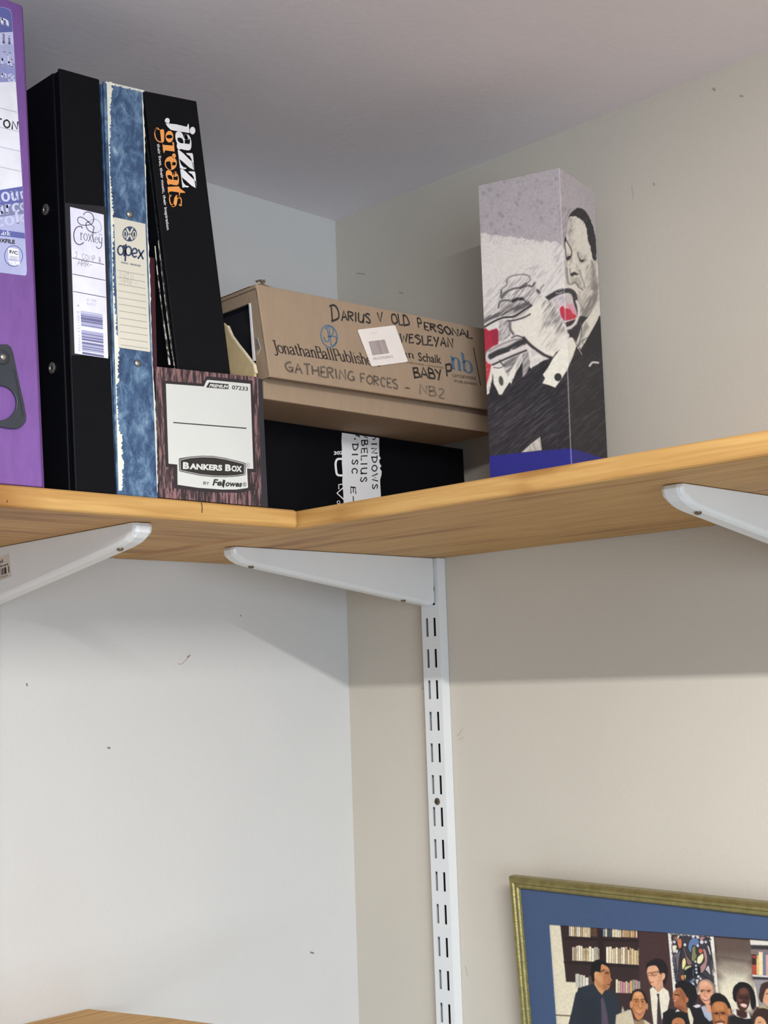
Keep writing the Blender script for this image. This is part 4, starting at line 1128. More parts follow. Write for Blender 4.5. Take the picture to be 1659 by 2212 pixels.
c.script('P', *K8((1140, 222), (1170, 230), (1128, 155)), M_pen, 1.89, HAND, 10, **kw)
c.script('ERSONAL', *K8((1184, 240), (1528, 304), (1178, 186)), M_pen, 2.17, HAND, 10, gap=1.8, **kw)
c.script('WESLEYAN', *K8((1012, 328), (1392, 366), (1006, 262)), M_pen, 2.03, HAND, 10, gap=1.8, **kw)
c.script('BABY', *K8((1112, 586), (1308, 592), (1104, 512)), M_pen, 1.89, HAND, 10, gap=1.8, **kw)
c.script('P', *K8((1346, 580), (1386, 586), (1336, 486)), M_pen, 1.74, HAND, 10, **kw)
c.script('GATHERING', *K8((192, 540), (688, 610), (184, 466)), M_pen2, 2.03, HAND, 10, gap=1.8, **kw)
c.script('FORCES', *K8((728, 622), (996, 666), (722, 554)), M_pen2, 2.03, HAND, 10, gap=1.8, **kw)
c.script('+', *K8((1042, 668), (1080, 674), (1040, 640)), M_pen2, 2.32, HAND, 10, **kw)
c.script('NB2', *K8((1152, 698), (1332, 734), (1146, 628)), mat('marker_pen_pale', (112, 98, 84), 0.8), 1.74, HAND, 10, gap=2.6, **kw)
c.build('box_lettering', t)
def rounded(px, r):
    out = []
    for i in range(len(px)):
        p, a, b = Vector(px[i]), Vector(px[i-1]), Vector(px[(i+1) % len(px)])
        d1 = (a-p).normalized(); d2 = (b-p).normalized()
        for k in range(5):
            f = k/4
            q0 = p+d1*r; q1 = p+d2*r
            out.append(tuple(q0*(1-f)**2+p*2*f*(1-f)+q1*f*f))
    return out
c = card(Face(P0+nK*0.0006, nK), rounded(K8((702, 240), (972, 208), (1066, 470), (804, 504)), 4.0), 0.0003, 's', t, mat('sticker_white', (226, 218, 210), 0.6, 0.015, 80))
M_bar3 = mat('sticker_barcode', (146, 132, 130), 0.7); M_bar4 = mat('sticker_barcode_wash', (178, 164, 160), 0.7)
c.poly(K8((783, 324), (900, 310), (934, 408), (812, 424)), M_bar4)
c.up()
x = 0
rb = random.Random(5)
while x < 112:
    w = rb.choice((3, 4, 6, 8)); 
    if x+w > 117: break
    f0, f1 = x/117, (x+w)/117
    L0 = lambda f: (783+117*f, 324-14*f); L1 = lambda f: (812+122*f, 424-16*f)
    c.poly(K8(L0(f0), L0(f1), L1(f1), L1(f0)), M_bar3); x += w+rb.choice((3, 4, 6))
c.text('0RG5928843', *K8((818, 458), (960, 440), (812, 438)), M_bar4, 0.02)
c.line(K8((800, 268), (845, 258)), 0.7, M_bar4)
c.build('barcode_sticker', t)

# ------------------------------------------------------------------ painted prints: colour kept on the mesh itself
def topx(P):
    """photo pixel of world points (N,3)"""
    d = P-np.array(CAM)
    z = d@np.array(FWD)
    return np.stack([829.5+FPX*(d@np.array(RIGHT))/z, 1106.0-FPX*(d@np.array(UP))/z], 1)
def vnoise(x, y, seed=0):
    xi = np.floor(x).astype(np.int64); yi = np.floor(y).astype(np.int64); xf = x-xi; yf = y-yi
    def h(a, b):
        n = (a*374761393+b*668265263+seed*974711) & 0x7fffffff
        n = ((n ^ (n >> 13))*1274126177) & 0x7fffffff
        return ((n ^ (n >> 16)) & 0xffff)/65535.0
    u = xf*xf*(3-2*xf); v = yf*yf*(3-2*yf)
    return (h(xi,yi)*(1-u)+h(xi+1,yi)*u)*(1-v)+(h(xi,yi+1)*(1-u)+h(xi+1,yi+1)*u)*v
class Paint:
    def __init__(s, q, base):
        s.q = q; s.c = np.tile(np.array(base, float), (len(q), 1))
    def z(s, x0, y0, k): s.t = (x0, y0, k); return s
    def _p(s, pts): x0, y0, k = s.t; return np.array([(x0+p[0]*k, y0+p[1]*k) for p in pts])
    def _near(s, P, m):
        lo = P.min(0)-m; hi = P.max(0)+m
        return np.where((s.q[:,0] > lo[0]) & (s.q[:,0] < hi[0]) & (s.q[:,1] > lo[1]) & (s.q[:,1] < hi[1]))[0]
    def _seg(s, Q, P):
        best = np.full(len(Q), 1e18)
        for a, b in zip(P[:-1], P[1:]):
            ab = b-a; L = ab@ab+1e-12
            t = np.clip(((Q-a)@ab)/L, 0, 1)
            d = Q-a-t[:,None]*ab
            best = np.minimum(best, (d*d).sum(1))
        return np.sqrt(best)
    def mix(s, idx, al, col):
        al = np.clip(al, 0, 1)[:,None]
        s.c[idx] = s.c[idx]*(1-al)+np.array(col, float)*al
    def hatch(s, idx, ang, l, w, lo, hi, seed):
        q = s.q[idx]; a = math.radians(ang); ca, sa = math.cos(a), math.sin(a)
        u = q[:,0]*ca+q[:,1]*sa; v = -q[:,0]*sa+q[:,1]*ca
        n = 0.65*vnoise(u/l, v/w, seed)+0.35*vnoise(u/l*1.9, v/w*2.1, seed+7)
        return np.clip((n-lo)/(hi-lo), 0, 1)
    def poly(s, pts, col, soft=0.8, al=1.0, hatch=None, rag=0.0, sm=False):
        if sm: pts = smooth([tuple(p) for p in pts]+[tuple(pts[0])])[:-1]
        P = s._p(pts); idx = s._near(P, soft+rag+1)
        if not len(idx): return
        Q = s.q[idx]
        if rag: Q = Q+np.stack([vnoise(Q[:,0]/3, Q[:,1]/3, 5)-.5, vnoise(Q[:,0]/3, Q[:,1]/3, 9)-.5], 1)*rag*2
        C = np.vstack([P, P[:1]])
        ins = np.zeros(len(Q), bool)
        for a, b in zip(C[:-1], C[1:]):
            if a[1] == b[1]: continue
            k = ((a[1] > Q[:,1]) != (b[1] > Q[:,1])) & (Q[:,0] < (b[0]-a[0])*(Q[:,1]-a[1])/(b[1]-a[1])+a[0])
            ins ^= k
        d = s._seg(Q, C)*np.where(ins, 1, -1)
        m = np.clip(0.5+d/(2*max(soft, .05)), 0, 1)*al
        if hatch: m = m*s.hatch(idx, *hatch)
        s.mix(idx, m, col)
    def line(s, pts, w, col, soft=0.7, al=1.0, sm=True, hatch=None):
        """w in the units of the traced coordinates"""
        if sm and len(pts) > 2: pts = smooth([tuple(p) for p in pts])
        P = s._p(pts); hw = w*s.t[2]/2
        idx = s._near(P, hw+soft+1)
        if not len(idx): return
        d = hw-s._seg(s.q[idx], P)
        m = np.clip(0.5+d/(2*max(soft, .05)), 0, 1)*al
        if hatch: m = m*s.hatch(idx, *hatch)
        s.mix(idx, m, col)
    def ell(s, c, rx, ry, col, soft=0.8, al=1.0, rot=0, hatch=None):
        n = 24; cr, sr = math.cos(rot), math.sin(rot)
        s.poly([(c[0]+rx*math.cos(t)*cr-ry*math.sin(t)*sr, c[1]+rx*math.cos(t)*sr+ry*math.sin(t)*cr) for t in [2*math.pi*k/n for k in range(n)]], col, soft, al, hatch)
def grid_quads(nu, nv, base):
    i, j = np.meshgrid(np.arange(nu-1), np.arange(nv-1))
    a = (base+j*nu+i).ravel()
    return np.stack([a, a+1, a+nu+1, a+nu], 1)
def painted_mesh(name, V, F, C, m, parent):
    """V (N,3) world, F list of quads, C (N,3) sRGB 0..255"""
    me = bpy.data.meshes.new(name); o = bpy.data.objects.new(name, me); link(o, parent)
    off = np.array(WL[o.name])
    F = np.asarray(F)
    me.vertices.add(len(V)); me.vertices.foreach_set('co', (V-off).astype(np.float32).ravel())
    me.loops.add(F.size); me.loops.foreach_set('vertex_index', F.ravel().astype(np.int32))
    me.polygons.add(len(F)); me.polygons.foreach_set('loop_start', np.arange(0, F.size, 4, dtype=np.int32))
    me.update(calc_edges=True)
    at = me.color_attributes.new('print', 'FLOAT_COLOR', 'POINT')
    c = np.clip(C, 0, 255)/255.0
    c = np.where(c <= 0.04045, c/12.92, ((c+0.055)/1.055)**2.4)
    at.data.foreach_set('color', np.hstack([c, np.ones((len(c), 1))]).astype(np.float32).ravel())
    me.materials.append(m)
    return o

# ------------------------------------------------------------------ tall picture carton
zt_c = CH+0.442
tops = {k: hz(p, zt_c) for k, p in dict(L=(1033.4, 401.5), M=(1208, 363), R=(1283, 414)).items()}
tops['B'] = tops['L']+tops['R']-tops['M']
view = Vector((CAM.x-tops['M'].x, CAM.y-tops['M'].y, 0)).normalized()
bots = {}
ZCB = ZT+0.0005
for k, p in dict(L=(1056.8, 1030), M=(1234.6, 1006.6), R=(1309.4, 989.5)).items():
    b = hit(p, tops[k], view)
    f = (tops[k].z-ZCB)/(tops[k].z-b.z)
    d = (b-tops[k])*f
    bots[k] = tops[k]+Vector((d.x*0.5, d.y*0.5, ZCB-tops[k].z))
bots['B'] = bots['L']+bots['R']-bots['M']
t = thing('picture_carton', 'tall square carton printed with a sketched trumpet player above a blue base', 'carton', tuple(sum((bots[k] for k in bots), Vector())/4))
npv = lambda v: np.array(v)
def face_grid(a0, a1, b0, b1, nu, nv):
    """a: top left/right, b: bottom left/right"""
    u = np.linspace(0, 1, nu)[None,:,None]; v = np.linspace(0, 1, nv)[:,None,None]
    P = (npv(a0)*(1-u)+npv(a1)*u)*(1-v)+(npv(b0)*(1-u)+npv(b1)*u)*v
    return P.reshape(-1, 3)
NV = 560
VL = face_grid(tops['L'], tops['M'], bots['L'], bots['M'], 160, NV)
VR = face_grid(tops['M'], tops['R'], bots['M'], bots['R'], 100, NV)
V = np.vstack([VL, VR])
q = topx(V)
p = Paint(q, (226, 219, 212))
F6 = (1010, 350, 0.3119); FA = (1180, 430, 0.14925); FH = (1030, 540, 0.14465)
DKc = (46, 43, 47); GR = (182, 174, 176)
p.z(*F6)
# mottled grey sky of the drawing
p.poly([(0,-60),(1040,-60),(1040,720),(892,700),(880,520),(850,410),(800,330),(765,318),(715,345),(692,420),(690,520),(672,610),(655,580),(636,560),(610,548),(570,556),(540,540),(500,552),(460,536),(420,542),(380,522),(340,528),(300,512),(260,520),(220,504),(180,508),(130,494),(70,492)], GR, 1.2, rag=1.5)
for k in range(150):
    x, y = rnd.uniform(80, 860), rnd.uniform(70, 520)
    r = rnd.choice((4, 5, 6, 7, 9, 12, 14)) if x < 640 else rnd.choice((4, 5, 7))
    p.ell((x, y), r, r*1.1, (158, 147, 155), 1.2, rnd.uniform(0.25, 0.75))
p.poly([(60,60),(1000,0),(1000,600),(60,560)], (170, 158, 166), 2, 0.35, hatch=(-60, 9, 3, .45, .75, 3))
p.poly([(630,300),(740,330),(690,480),(660,560),(630,470)], (150, 142, 150), 4, 0.8, hatch=(-62, 16, 2.2, .35, .7, 4))
p.poly([(590,640),(660,520),(690,700),(640,790)], (170, 164, 166), 6, 0.7, hatch=(-58, 18, 2.4, .45, .7, 14))
# pale lower sky strokes
for a, b in (((400,745),(490,715)),((430,740),(500,728)),((150,965),(215,905)),((540,850),(650,700)),((560,905),(690,740)),((480,800),(560,760)),((100,1050),(160,960)),((420,800),(470,770)),((520,900),(600,790))):
    p.line([a, b], 9, (186, 178, 178), 1.2, 0.55, False)
p.poly([(60,900),(230,800),(480,700),(560,760),(420,900),(120,1120)], (190, 182, 182), 8, 0.6, hatch=(-48, 20, 2.0, .5, .72, 21))
# head
FACE = (226, 219, 206)
p.poly([(718,372),(700,430),(688,500),(682,560),(684,640),(690,760),(690,850),(740,880),(770,940),(782,1085),(830,1095),(902,965),(908,850),(888,690),(870,580),(838,460),(800,395),(760,370)], FACE, 1.4)
p.poly([(862,690),(900,800),(908,860),(905,950),(830,1085),(785,1085),(838,990),(852,880),(862,780)], (132, 126, 122), 3.5, 0.95, hatch=(-60, 18, 2.6, .2, .55, 5))
p.poly([(780,985),(845,930),(850,1010),(800,1090),(780,1080)], (110, 104, 102), 4, 0.7, hatch=(-60, 16, 2.4, .25, .6, 6))
p.poly([(692,440),(720,420),(740,470),(735,510),(700,560)], (188, 180, 176), 4, 0.7, hatch=(50, 12, 3, .35, .6, 8))
p.z(*FA)
for pts, col, al, sd in (([(285,800),(375,790),(385,900),(335,970),(282,940)], (150,143,138), .75, 41), ([(440,740),(585,810),(590,905),(490,940),(440,840)], (172,165,157), .75, 42), ([(430,930),(492,1030),(484,1105),(446,1070)], (160,153,146), .8, 43),
                         ([(350,1130),(475,1125),(545,1290),(430,1250),(350,1215)], (160,153,146), .7, 44), ([(575,960),(700,930),(695,1260),(600,1370),(565,1180)], (164,157,149), .75, 45), ([(330,280),(430,275),(400,430),(325,540),(298,480)], (156,149,145), .8, 46),
                         ([(465,1330),(590,1380),(560,1590),(480,1560)], (166,159,151), .7, 47), ([(300,560),(420,600),(430,760),(370,760)], (188,181,173), .6, 48)):
    p.poly(pts, col, 3.0, al, hatch=(-58, 12, 2.2, .25, .62, sd))
p.poly([(325,265),(345,210),(400,155),(460,128),(530,140),(580,190),(640,300),(685,430),(712,560),(722,700),(726,880),(700,912),(668,840),(640,700),(605,600),(585,420),(540,330),(480,280),(420,245),(370,248)], DKc, 1.0, rag=0.9)
p.poly([(330,220),(560,150),(700,520),(725,870),(690,900),(600,480),(480,270)], (88, 86, 92), 1.5, 0.4, hatch=(-55, 9, 1.6, .55, .75, 9))
p.poly([(690,890),(725,885),(735,1240),(700,1200),(690,1000)], (196, 188, 178), 1.5, 0.9)
p.line([(660,900),(690,1010),(700,1120),(720,1240)], 24, (140, 134, 128), 2, 0.8)
p.line([(276,555),(268,640),(280,740),(288,850)], 14, (96, 92, 92), 0.9)
p.line([(280,580),(320,650),(360,730),(368,800),(350,845)], 18, (104, 98, 98), 1.0)
p.poly([(270,545),(288,565),(290,610),(262,628)], DKc, 0.8)
p.poly([(286,850),(325,822),(362,820),(352,860),(315,890),(296,888)], (52, 48, 50), 1.2)
p.line([(455,775),(470,840),(495,885)], 16, (110, 104, 102), 1.4)
p.poly([(478,868),(505,880),(540,878),(566,868),(545,905),(515,916),(490,902)], (56, 52, 52), 1.2)
p.line([(345,1010),(350,1070),(372,1112)], 16, (140, 134, 130), 1.6)
p.poly([(345,1085),(385,1060),(410,1052),(440,1072),(468,1090),(440,1104),(410,1100),(380,1118),(352,1112)], (58, 54, 54), 1.4)
p.line([(284,920),(286,1030),(300,1150),(315,1225)], 34, (176, 170, 166), 2.6, 0.9)
p.line([(296,1000),(304,1120),(322,1215),(355,1235)], 18, (126, 120, 116), 2.2, 0.9)
p.line([(485,1030),(510,1130),(545,1220),(556,1290)], 16, (150, 144, 138), 1.6)
p.line([(370,1225),(415,1205),(445,1235),(470,1275),(505,1296),(530,1316)], 14, (98, 92, 90), 1.5)
p.poly([(560,1300),(600,1280),(590,1420),(540,1560),(520,1480)], (196,188,178), 4, 0.8)
p.poly([(470,1380),(500,1440),(500,1560),(470,1520)], (170, 162, 156), 3, 0.9)
# mouthpiece pipe and its bell
p.line([(10,1445),(90,1395),(190,1345),(300,1325),(370,1345),(410,1400),(425,1500),(438,1640)], 74, (56, 53, 55), 1.8, 0.97, hatch=(-20, 14, 3, .0, .35, 10))
p.poly([(75,1450),(160,1400),(260,1382),(340,1380),(372,1420),(400,1520),(440,1640),(330,1580),(210,1545),(165,1590)], (208, 198, 198), 1.5)
p.poly([(90,1460),(260,1400),(330,1480),(180,1570)], (160, 152, 154), 3, 0.6, hatch=(-50, 12, 2.6, .4, .65, 11))
p.poly([(285,1560),(300,1505),(345,1520),(375,1510),(400,1560),(445,1650),(440,1690),(380,1660),(330,1590)], (222, 156, 172), 1.6)
p.poly([(192,1590),(215,1555),(245,1548),(265,1580),(320,1585),(355,1610),(380,1655),(445,1700),(400,1735),(262,1765),(225,1715),(200,1650)], (196, 54, 76), 1.2, rag=0.6)
p.poly([(330,1590),(380,1655),(445,1700),(400,1735),(340,1690)], (204, 66, 72), 2.5, 0.7)
p.poly([(266,1790),(330,1768),(425,1738),(405,1790),(360,1835),(292,1852)], (58, 46, 52), 1.3)
p.line([(440,1480),(466,1560),(470,1660),(448,1750),(390,1830),(300,1880)], 36, (226, 218, 214), 1.2)
p.poly([(305,1895),(360,1880),(440,1810),(482,1700),(520,1690),(600,1712),(560,1770),(515,1830),(480,1950),(432,2075),(395,2020),(340,1965),(310,1930)], (52, 49, 52), 1.8)
p.poly([(755,1490),(775,1640),(720,1780),(560,2190),(500,2260),(460,2160),(470,2050),(500,1900),(540,1790),(630,1690),(700,1600)], (226, 222, 208), 1.2)
p.poly([(530,1850),(580,1780),(622,1850),(570,1920),(540,2000),(520,1990)], (150, 145, 138), 2.4, 0.85)
p.line([(500,1800),(512,1900),(490,2040),(462,2120)], 16, (96, 92, 90), 1.5)
p.line([(515,1960),(530,2080),(555,2150)], 14, (126, 122, 116), 1.8, 0.8)
# coat
p.z(*F6)
COAT = (42, 39, 43)
p.poly([(100,1640),(150,1600),(175,1470),(250,1440),(300,1540),(340,1450),(380,1380),(440,1430),(520,1378),(560,1365),(590,1330),(660,1290),(700,1235),(712,1175),(750,1262),(792,1338),(850,1220),(912,1068),(960,1050),(1000,2300),(100,2300)], COAT, 1.2, rag=0.8)
p.poly([(100,1560),(700,1300),(960,1100),(990,2080),(120,2060)], (86, 83, 89), 2, 0.6, hatch=(-38, 20, 1.5, .52, .75, 12))
p.poly([(100,1700),(560,1560),(640,1900),(150,2040)], (98, 95, 100), 6, 0.45, hatch=(-38, 26, 1.6, .5, .72, 13))
p.poly([(760,1264),(785,1300),(915,1070),(960,1060),(960,1300),(800,1345)], COAT, 1)
# far side of the trumpet: red sleeve of colour
p.poly([(100,1160),(125,1150),(150,1170),(175,1160),(200,1150),(216,1175),(214,1260),(160,1300),(128,1340),(108,1310)], (176, 44, 66), 1.3, rag=0.6)
p.poly([(160,1165),(216,1170),(214,1240),(175,1290)], (142, 46, 64), 3, 0.6)
p.poly([(108,1310),(130,1345),(165,1400),(150,1480),(125,1570),(110,1560)], (188, 58, 66), 1.6, hatch=(-30, 16, 2.4, .0, .35, 15))
# hands
p.z(*FH)
HAND_C = (232, 225, 212)
p.poly([(330,1060),(480,1040),(500,1280),(360,1380),(330,1330)], (206, 198, 196), 2)
p.poly([(330,1060),(480,1040),(500,1280),(360,1380),(330,1330)], (132, 126, 126), 2, 0.9, hatch=(-52, 18, 2.2, .35, .62, 16))
p.poly([(360,600),(440,540),(460,430),(600,370),(740,370),(800,430),(850,560),(1000,690),(830,850),(560,990),(330,960),(320,830),(370,760)], (228, 221, 216), 2)
p.poly([(330,620),(860,540),(960,700),(700,900),(340,900)], (140, 133, 131), 5, 0.75, hatch=(-50, 18, 2.4, .40, .66, 17))
p.poly([(430,470),(700,400),(800,440),(640,560),(420,600)], (172, 165, 162), 5, 0.7, hatch=(-48, 20, 2.2, .38, .66, 33))
p.poly([(340,860),(480,780),(760,820),(600,930),(380,990)], (120, 114, 113), 5, 0.8, hatch=(-40, 20, 2.4, .36, .62, 34))
p.poly([(560,880),(820,840),(700,1000),(520,1060)], (150, 143, 140), 5, 0.7, hatch=(-40, 18, 2.4, .36, .62, 35))
p.poly([(520,1165),(560,1090),(700,1000),(830,840),(1000,690),(1080,760),(1180,900),(1280,1080),(1345,1230),(1300,1400),(1200,1500),(1130,1615),(1000,1560),(830,1430),(700,1310),(600,1260),(545,1230)], HAND_C, 1.4)
p.poly([(960,760),(1090,760),(1290,1080),(1345,1230),(1180,1300),(1160,1100),(980,1180),(1000,960)], (150, 143, 140), 5, 0.9, hatch=(-55, 22, 2.6, .32, .62, 18))
p.poly([(900,1150),(1250,1250),(1180,1500),(960,1480)], (196, 189, 180), 6, 0.7, hatch=(-55, 24, 2.6, .45, .7, 19))
p.poly([(1050,760),(1180,850),(1300,1060),(1250,1200),(1120,1000)], (118, 112, 110), 6, 0.55, hatch=(-55, 20, 3, .3, .6, 20))
D2 = (74, 70, 72); D3 = (118, 112, 112)
for pts, w, col in (([(445,470),(480,410),(600,372),(740,372),(800,425),(770,480),(700,515),(640,565)], 13, D3), ([(360,600),(400,560),(445,520),(445,440)], 12, D3), ([(365,600),(368,720),(420,645),(490,600),(580,570),(650,560),(740,500)], 20, D2),
                    ([(650,570),(760,530),(820,545),(865,490)], 24, D2), ([(320,860),(335,800),(365,760),(450,752),(540,765)], 18, D2), ([(540,765),(600,735),(680,730)], 46, DKc), ([(700,742),(770,800),(820,826)], 15, D2),
                    ([(905,605),(930,640)], 34, D2), ([(930,640),(960,570),(1000,520)], 10, D3)):
    p.line(pts, w*1.9, (150, 144, 142), 2.4, 0.45, hatch=(-45, 12, 2.4, .1, .5, 32))
    p.line(pts, w, col, 1.3, 0.95, hatch=(-45, 7, 2.2, .0, .34, 31))
p.line([(85,1080),(200,1010),(330,965),(460,930),(600,870),(760,800)], 70, (92, 87, 88), 2.5, 0.95, hatch=(-36, 16, 3.0, .18, .5, 22))
p.line([(90,1020),(200,950),(330,900),(420,850)], 60, (170, 163, 160), 3, 0.8, hatch=(-36, 16, 2.6, .3, .6, 23))
p.line([(90,1130),(230,1050),(400,1000)], 16, (220, 212, 208), 1.0)
p.line([(95,1160),(250,1070),(390,1012),(560,990),(700,900),(810,832)], 26, DKc, 1.2)
p.line([(470,1060),(560,1050),(700,1010),(795,958)], 22, D2, 1.2)
p.line([(495,1080),(500,1180),(545,1255)], 34, (106, 100, 102), 2.0)
# water key tube and slides
p.poly([(120,1600),(150,1510),(240,1440),(420,1370),(560,1290),(660,1290),(740,1340),(800,1440),(700,1520),(480,1600),(240,1710),(160,1690)], (214, 206, 202), 1.6)
p.line([(215,1590),(330,1530),(480,1480),(640,1390),(700,1370)], 92, (54, 51, 53), 2.2, 0.96, hatch=(-24, 18, 4, .0, .3, 24))
p.line([(190,1510),(330,1430),(520,1350),(650,1330)], 22, (128, 122, 122), 2.0, 0.85)
p.line([(235,1640),(420,1560),(600,1490),(760,1430)], 34, (224, 216, 212), 1.2)
p.line([(120,1600),(140,1530),(200,1470)], 14, (130, 124, 124), 1.6)
p.line([(235,1715),(400,1640),(560,1570),(740,1500)], 26, (58, 54, 56), 1.2)
p.line([(520,1310),(600,1280),(680,1310),(740,1380)], 18, D2, 1.2)
p.line([(700,1312),(760,1380),(830,1445),(920,1510),(1020,1575),(1130,1615)], 42, (54, 50, 52), 1.8, 0.95)
p.poly([(800,1500),(860,1490),(905,1555),(830,1600)], (206, 198, 196), 1.2)
p.poly([(810,1650),(900,1610),(970,1605),(965,1650),(830,1720)], (218, 210, 206), 1.2)
p.poly([(985,1600),(1040,1600),(985,1645)], (214, 206, 202), 1.0)
p.poly([(400,1680),(540,1600),(640,1560),(600,1660),(470,1880),(420,1800)], (112, 107, 110), 3, 0.9, hatch=(-40, 22, 3, .15, .5, 25))
p.poly([(680,1560),(765,1510),(800,1700),(740,1840),(685,1900)], (178, 171, 168), 1.4)
p.poly([(680,1560),(765,1510),(800,1700),(740,1840),(685,1900)], (120, 114, 114), 1.4, 0.6, hatch=(-52, 18, 2.4, .45, .62, 26))
p.poly([(235,1745),(300,1765),(390,1760),(425,1820),(462,1890),(520,1780),(590,1660),(662,1565),(672,1610),(590,1800),(510,1945),(420,2080),(375,2160),(330,2162),(300,2090),(250,1995)], (230, 226, 214), 1.1)
p.poly([(590,1700),(662,1590),(668,1650),(590,1790)], (168, 162, 158), 2.2, 0.9, hatch=(-52, 16, 2.4, .25, .5, 27))
p.ell((362, 1955), 34, 72, (84, 82, 78), 1.4, 1, -0.15)
p.line([(255,1755),(340,1762),(420,1720)], 12, D2, 1.0)
p.line([(345,1650),(375,1700),(410,1725)], 20, D2, 1.4)
p.poly([(985,1862),(1060,1760),(1140,1615),(1300,1405),(1395,1300),(1430,1310),(1490,1430),(1440,1580),(1345,1800),(1240,1960),(1170,2055),(1080,2020),(978,1990),(1020,1915)], (234, 230, 216), 1.1)
p.ell((1212, 1900), 54, 60, (50, 52, 48), 1.1)
p.z(*F6)
p.line([(845,1412),(866,1388),(905,1390)], 13, (222, 216, 208), 1.0)
p.poly([(372,2012),(440,1950),(502,1903),(514,1995)], (206, 200, 192), 1.0)
p.poly([(372,2012),(502,1903),(514,1995)], (164, 158, 150), 1.0, 0.7, hatch=(70, 30, 1.8, .45, .6, 28))
p.poly([(60,2046),(150,2036),(360,2014),(560,1995),(706,1984),(760,1995),(850,2022),(980,2062),(1000,2500),(60,2500)], (42, 42, 134), 1.0)
# rub and edge highlight painted as a pale line along the front fold
mid = [(1208, 363), (1234.6, 1006.6)]
p.t = (0, 0, 1.0)
p.line([(1208,355),(1214.2,515),(1234.6,1010)], 2.4, (232, 226, 228), 0.9, 0.5, False)
p.c *= (1+0.045*(vnoise(q[:,0]/1.1, q[:,1]/1.1, 77)-0.5)+0.06*(vnoise(q[:,0]/4, q[:,1]/4, 78)-0.5))[:,None]
# plain rest of the carton
n0 = len(V)
extra = [tops['R'], tops['B'], bots['R'], bots['B'], tops['B'], tops['L'], bots['B'], bots['L'], tops['L'], tops['M'], tops['B'], tops['R'], bots['L'], bots['M'], bots['B'], bots['R']]
Vx = np.array([npv(v) for v in extra])
Cx = np.tile(np.array(GR, float), (len(Vx), 1)); Cx[2:4] = Cx[6:8] = Cx[12:] = (42, 42, 134)
F = np.vstack([grid_quads(160, NV, 0), grid_quads(100, NV, len(VL)), n0+np.array([[0,1,3,2],[4,5,7,6],[8,9,11,10],[12,14,15,13]])])
painted_mesh('printed_carton', np.vstack([V, Vx]), F, np.vstack([p.c, Cx]), print_mat('carton_print', 0.5, 0.35), t)
# tuck flap at the top, in its slot
g = G()
tl_c, tr_c, tb_c, tm_c = tops['L'], tops['R'], tops['B'], tops['M']
cen = (tl_c+tr_c+tb_c+tm_c)/4
q4 = [cen+(k-cen)*0.97 for k in (tl_c, tm_c, tr_c, tb_c)]
g.prism(q4, (0, 0, 0.0006)); g.build('top_flap', mat('carton_grey', GR, 0.55), t)

# ------------------------------------------------------------------ framed photograph
TA = math.radians(3.5)
nF = Vector((0, -math.cos(TA), -math.sin(TA))); uF = Vector((0, -math.sin(TA), math.cos(TA))); xF = Vector((1, 0, 0))
PF = hit((1096, 1893.5), (0, -0.0342, CH-0.1892), nF)
FW, FH_ = 0.52, 0.355
LF = lambda u, v, h: PF+xF*u-uF*v+nF*h
t = thing('framed_photograph', 'gold framed group photograph in a blue mount, hanging on the wall', 'picture', tuple(PF+xF*FW/2-uF*FH_))
M_gold = mat('gold_moulding', (146, 136, 88), 0.36, 0.14, 160, 0.2, 500, metal=0.75, stretch=(1,1,1))
prof = [(0,-0.0105),(0,-0.0030),(0.0012,-0.0006),(0.0032,0.0006),(0.0054,0.0002),(0.0066,-0.0012),(0.0074,-0.0010),(0.0092,-0.0012),(0.0104,-0.0024),(0.0112,-0.0042),(0.0112,-0.0105)]
def rail(side):
    g = G(); n = len(prof)
    cs = {'top': ((0,0),(FW,0),(1,1),(-1,1)), 'left': ((0,FH_),(0,0),(1,-1),(1,1)), 'right': ((FW,0),(FW,FH_),(-1,1),(-1,-1)), 'bottom': ((FW,FH_),(0,FH_),(-1,-1),(1,-1))}[side]
    vs = []
    for (cu, cv), (du, dv) in ((cs[0], cs[2]), (cs[1], cs[3])):
        for w, h in prof: vs.append(LF(cu+du*w, cv+dv*w, h))
    g.mesh(vs, [tuple(range(n-1,-1,-1)), tuple(range(n,2*n))]+[(i,(i+1)%n,n+(i+1)%n,n+i) for i in range(n)])
    return g
for s in ('top', 'left', 'bottom', 'right'): rail(s).build('moulding', M_gold, t)
inv = lambda P: ((P-PF).dot(xF), -(P-PF).dot(uF))
hM = -0.0046
HM = lambda px: inv(hit(px, PF+nF*hM, nF))
w_tl, w_bl, w_tr = HM((1184.5, 1997)), HM((1200, 2212)), HM((1659, 2030))
sl = (w_tr[1]-w_tl[1])/(w_tr[0]-w_tl[0]); slx = (w_bl[0]-w_tl[0])/(w_bl[1]-w_tl[1])
wr, wb = 0.470, 0.315
Wc = [(w_tl[0], w_tl[1]), (wr, w_tl[1]+sl*(wr-w_tl[0])), (wr, wb), (w_tl[0]+slx*(wb-w_tl[1]), wb)]
Oc = [(0.0098, 0.0098), (FW-0.0098, 0.0098), (FW-0.0098, FH_-0.0098), (0.0098, FH_-0.0098)]
g = G()
vs = [LF(u, v, hM) for u, v in Oc]+[LF(u, v, hM) for u, v in Wc]+[LF(u, v, hM-0.0014) for u, v in Oc]+[LF(u, v, hM-0.0014) for u, v in Wc]
fs = []
for k in range(4):
    j = (k+1) % 4
    fs += [(k, j, 4+j, 4+k), (8+k, 8+j, 12+j, 12+k), (4+k, 4+j, 12+j, 12+k), (k, j, 8+j, 8+k)]
g.mesh(vs, fs); g.build('mount', mat('blue_mount_board', (60, 80, 114), 0.75, 0.03, 220), t)
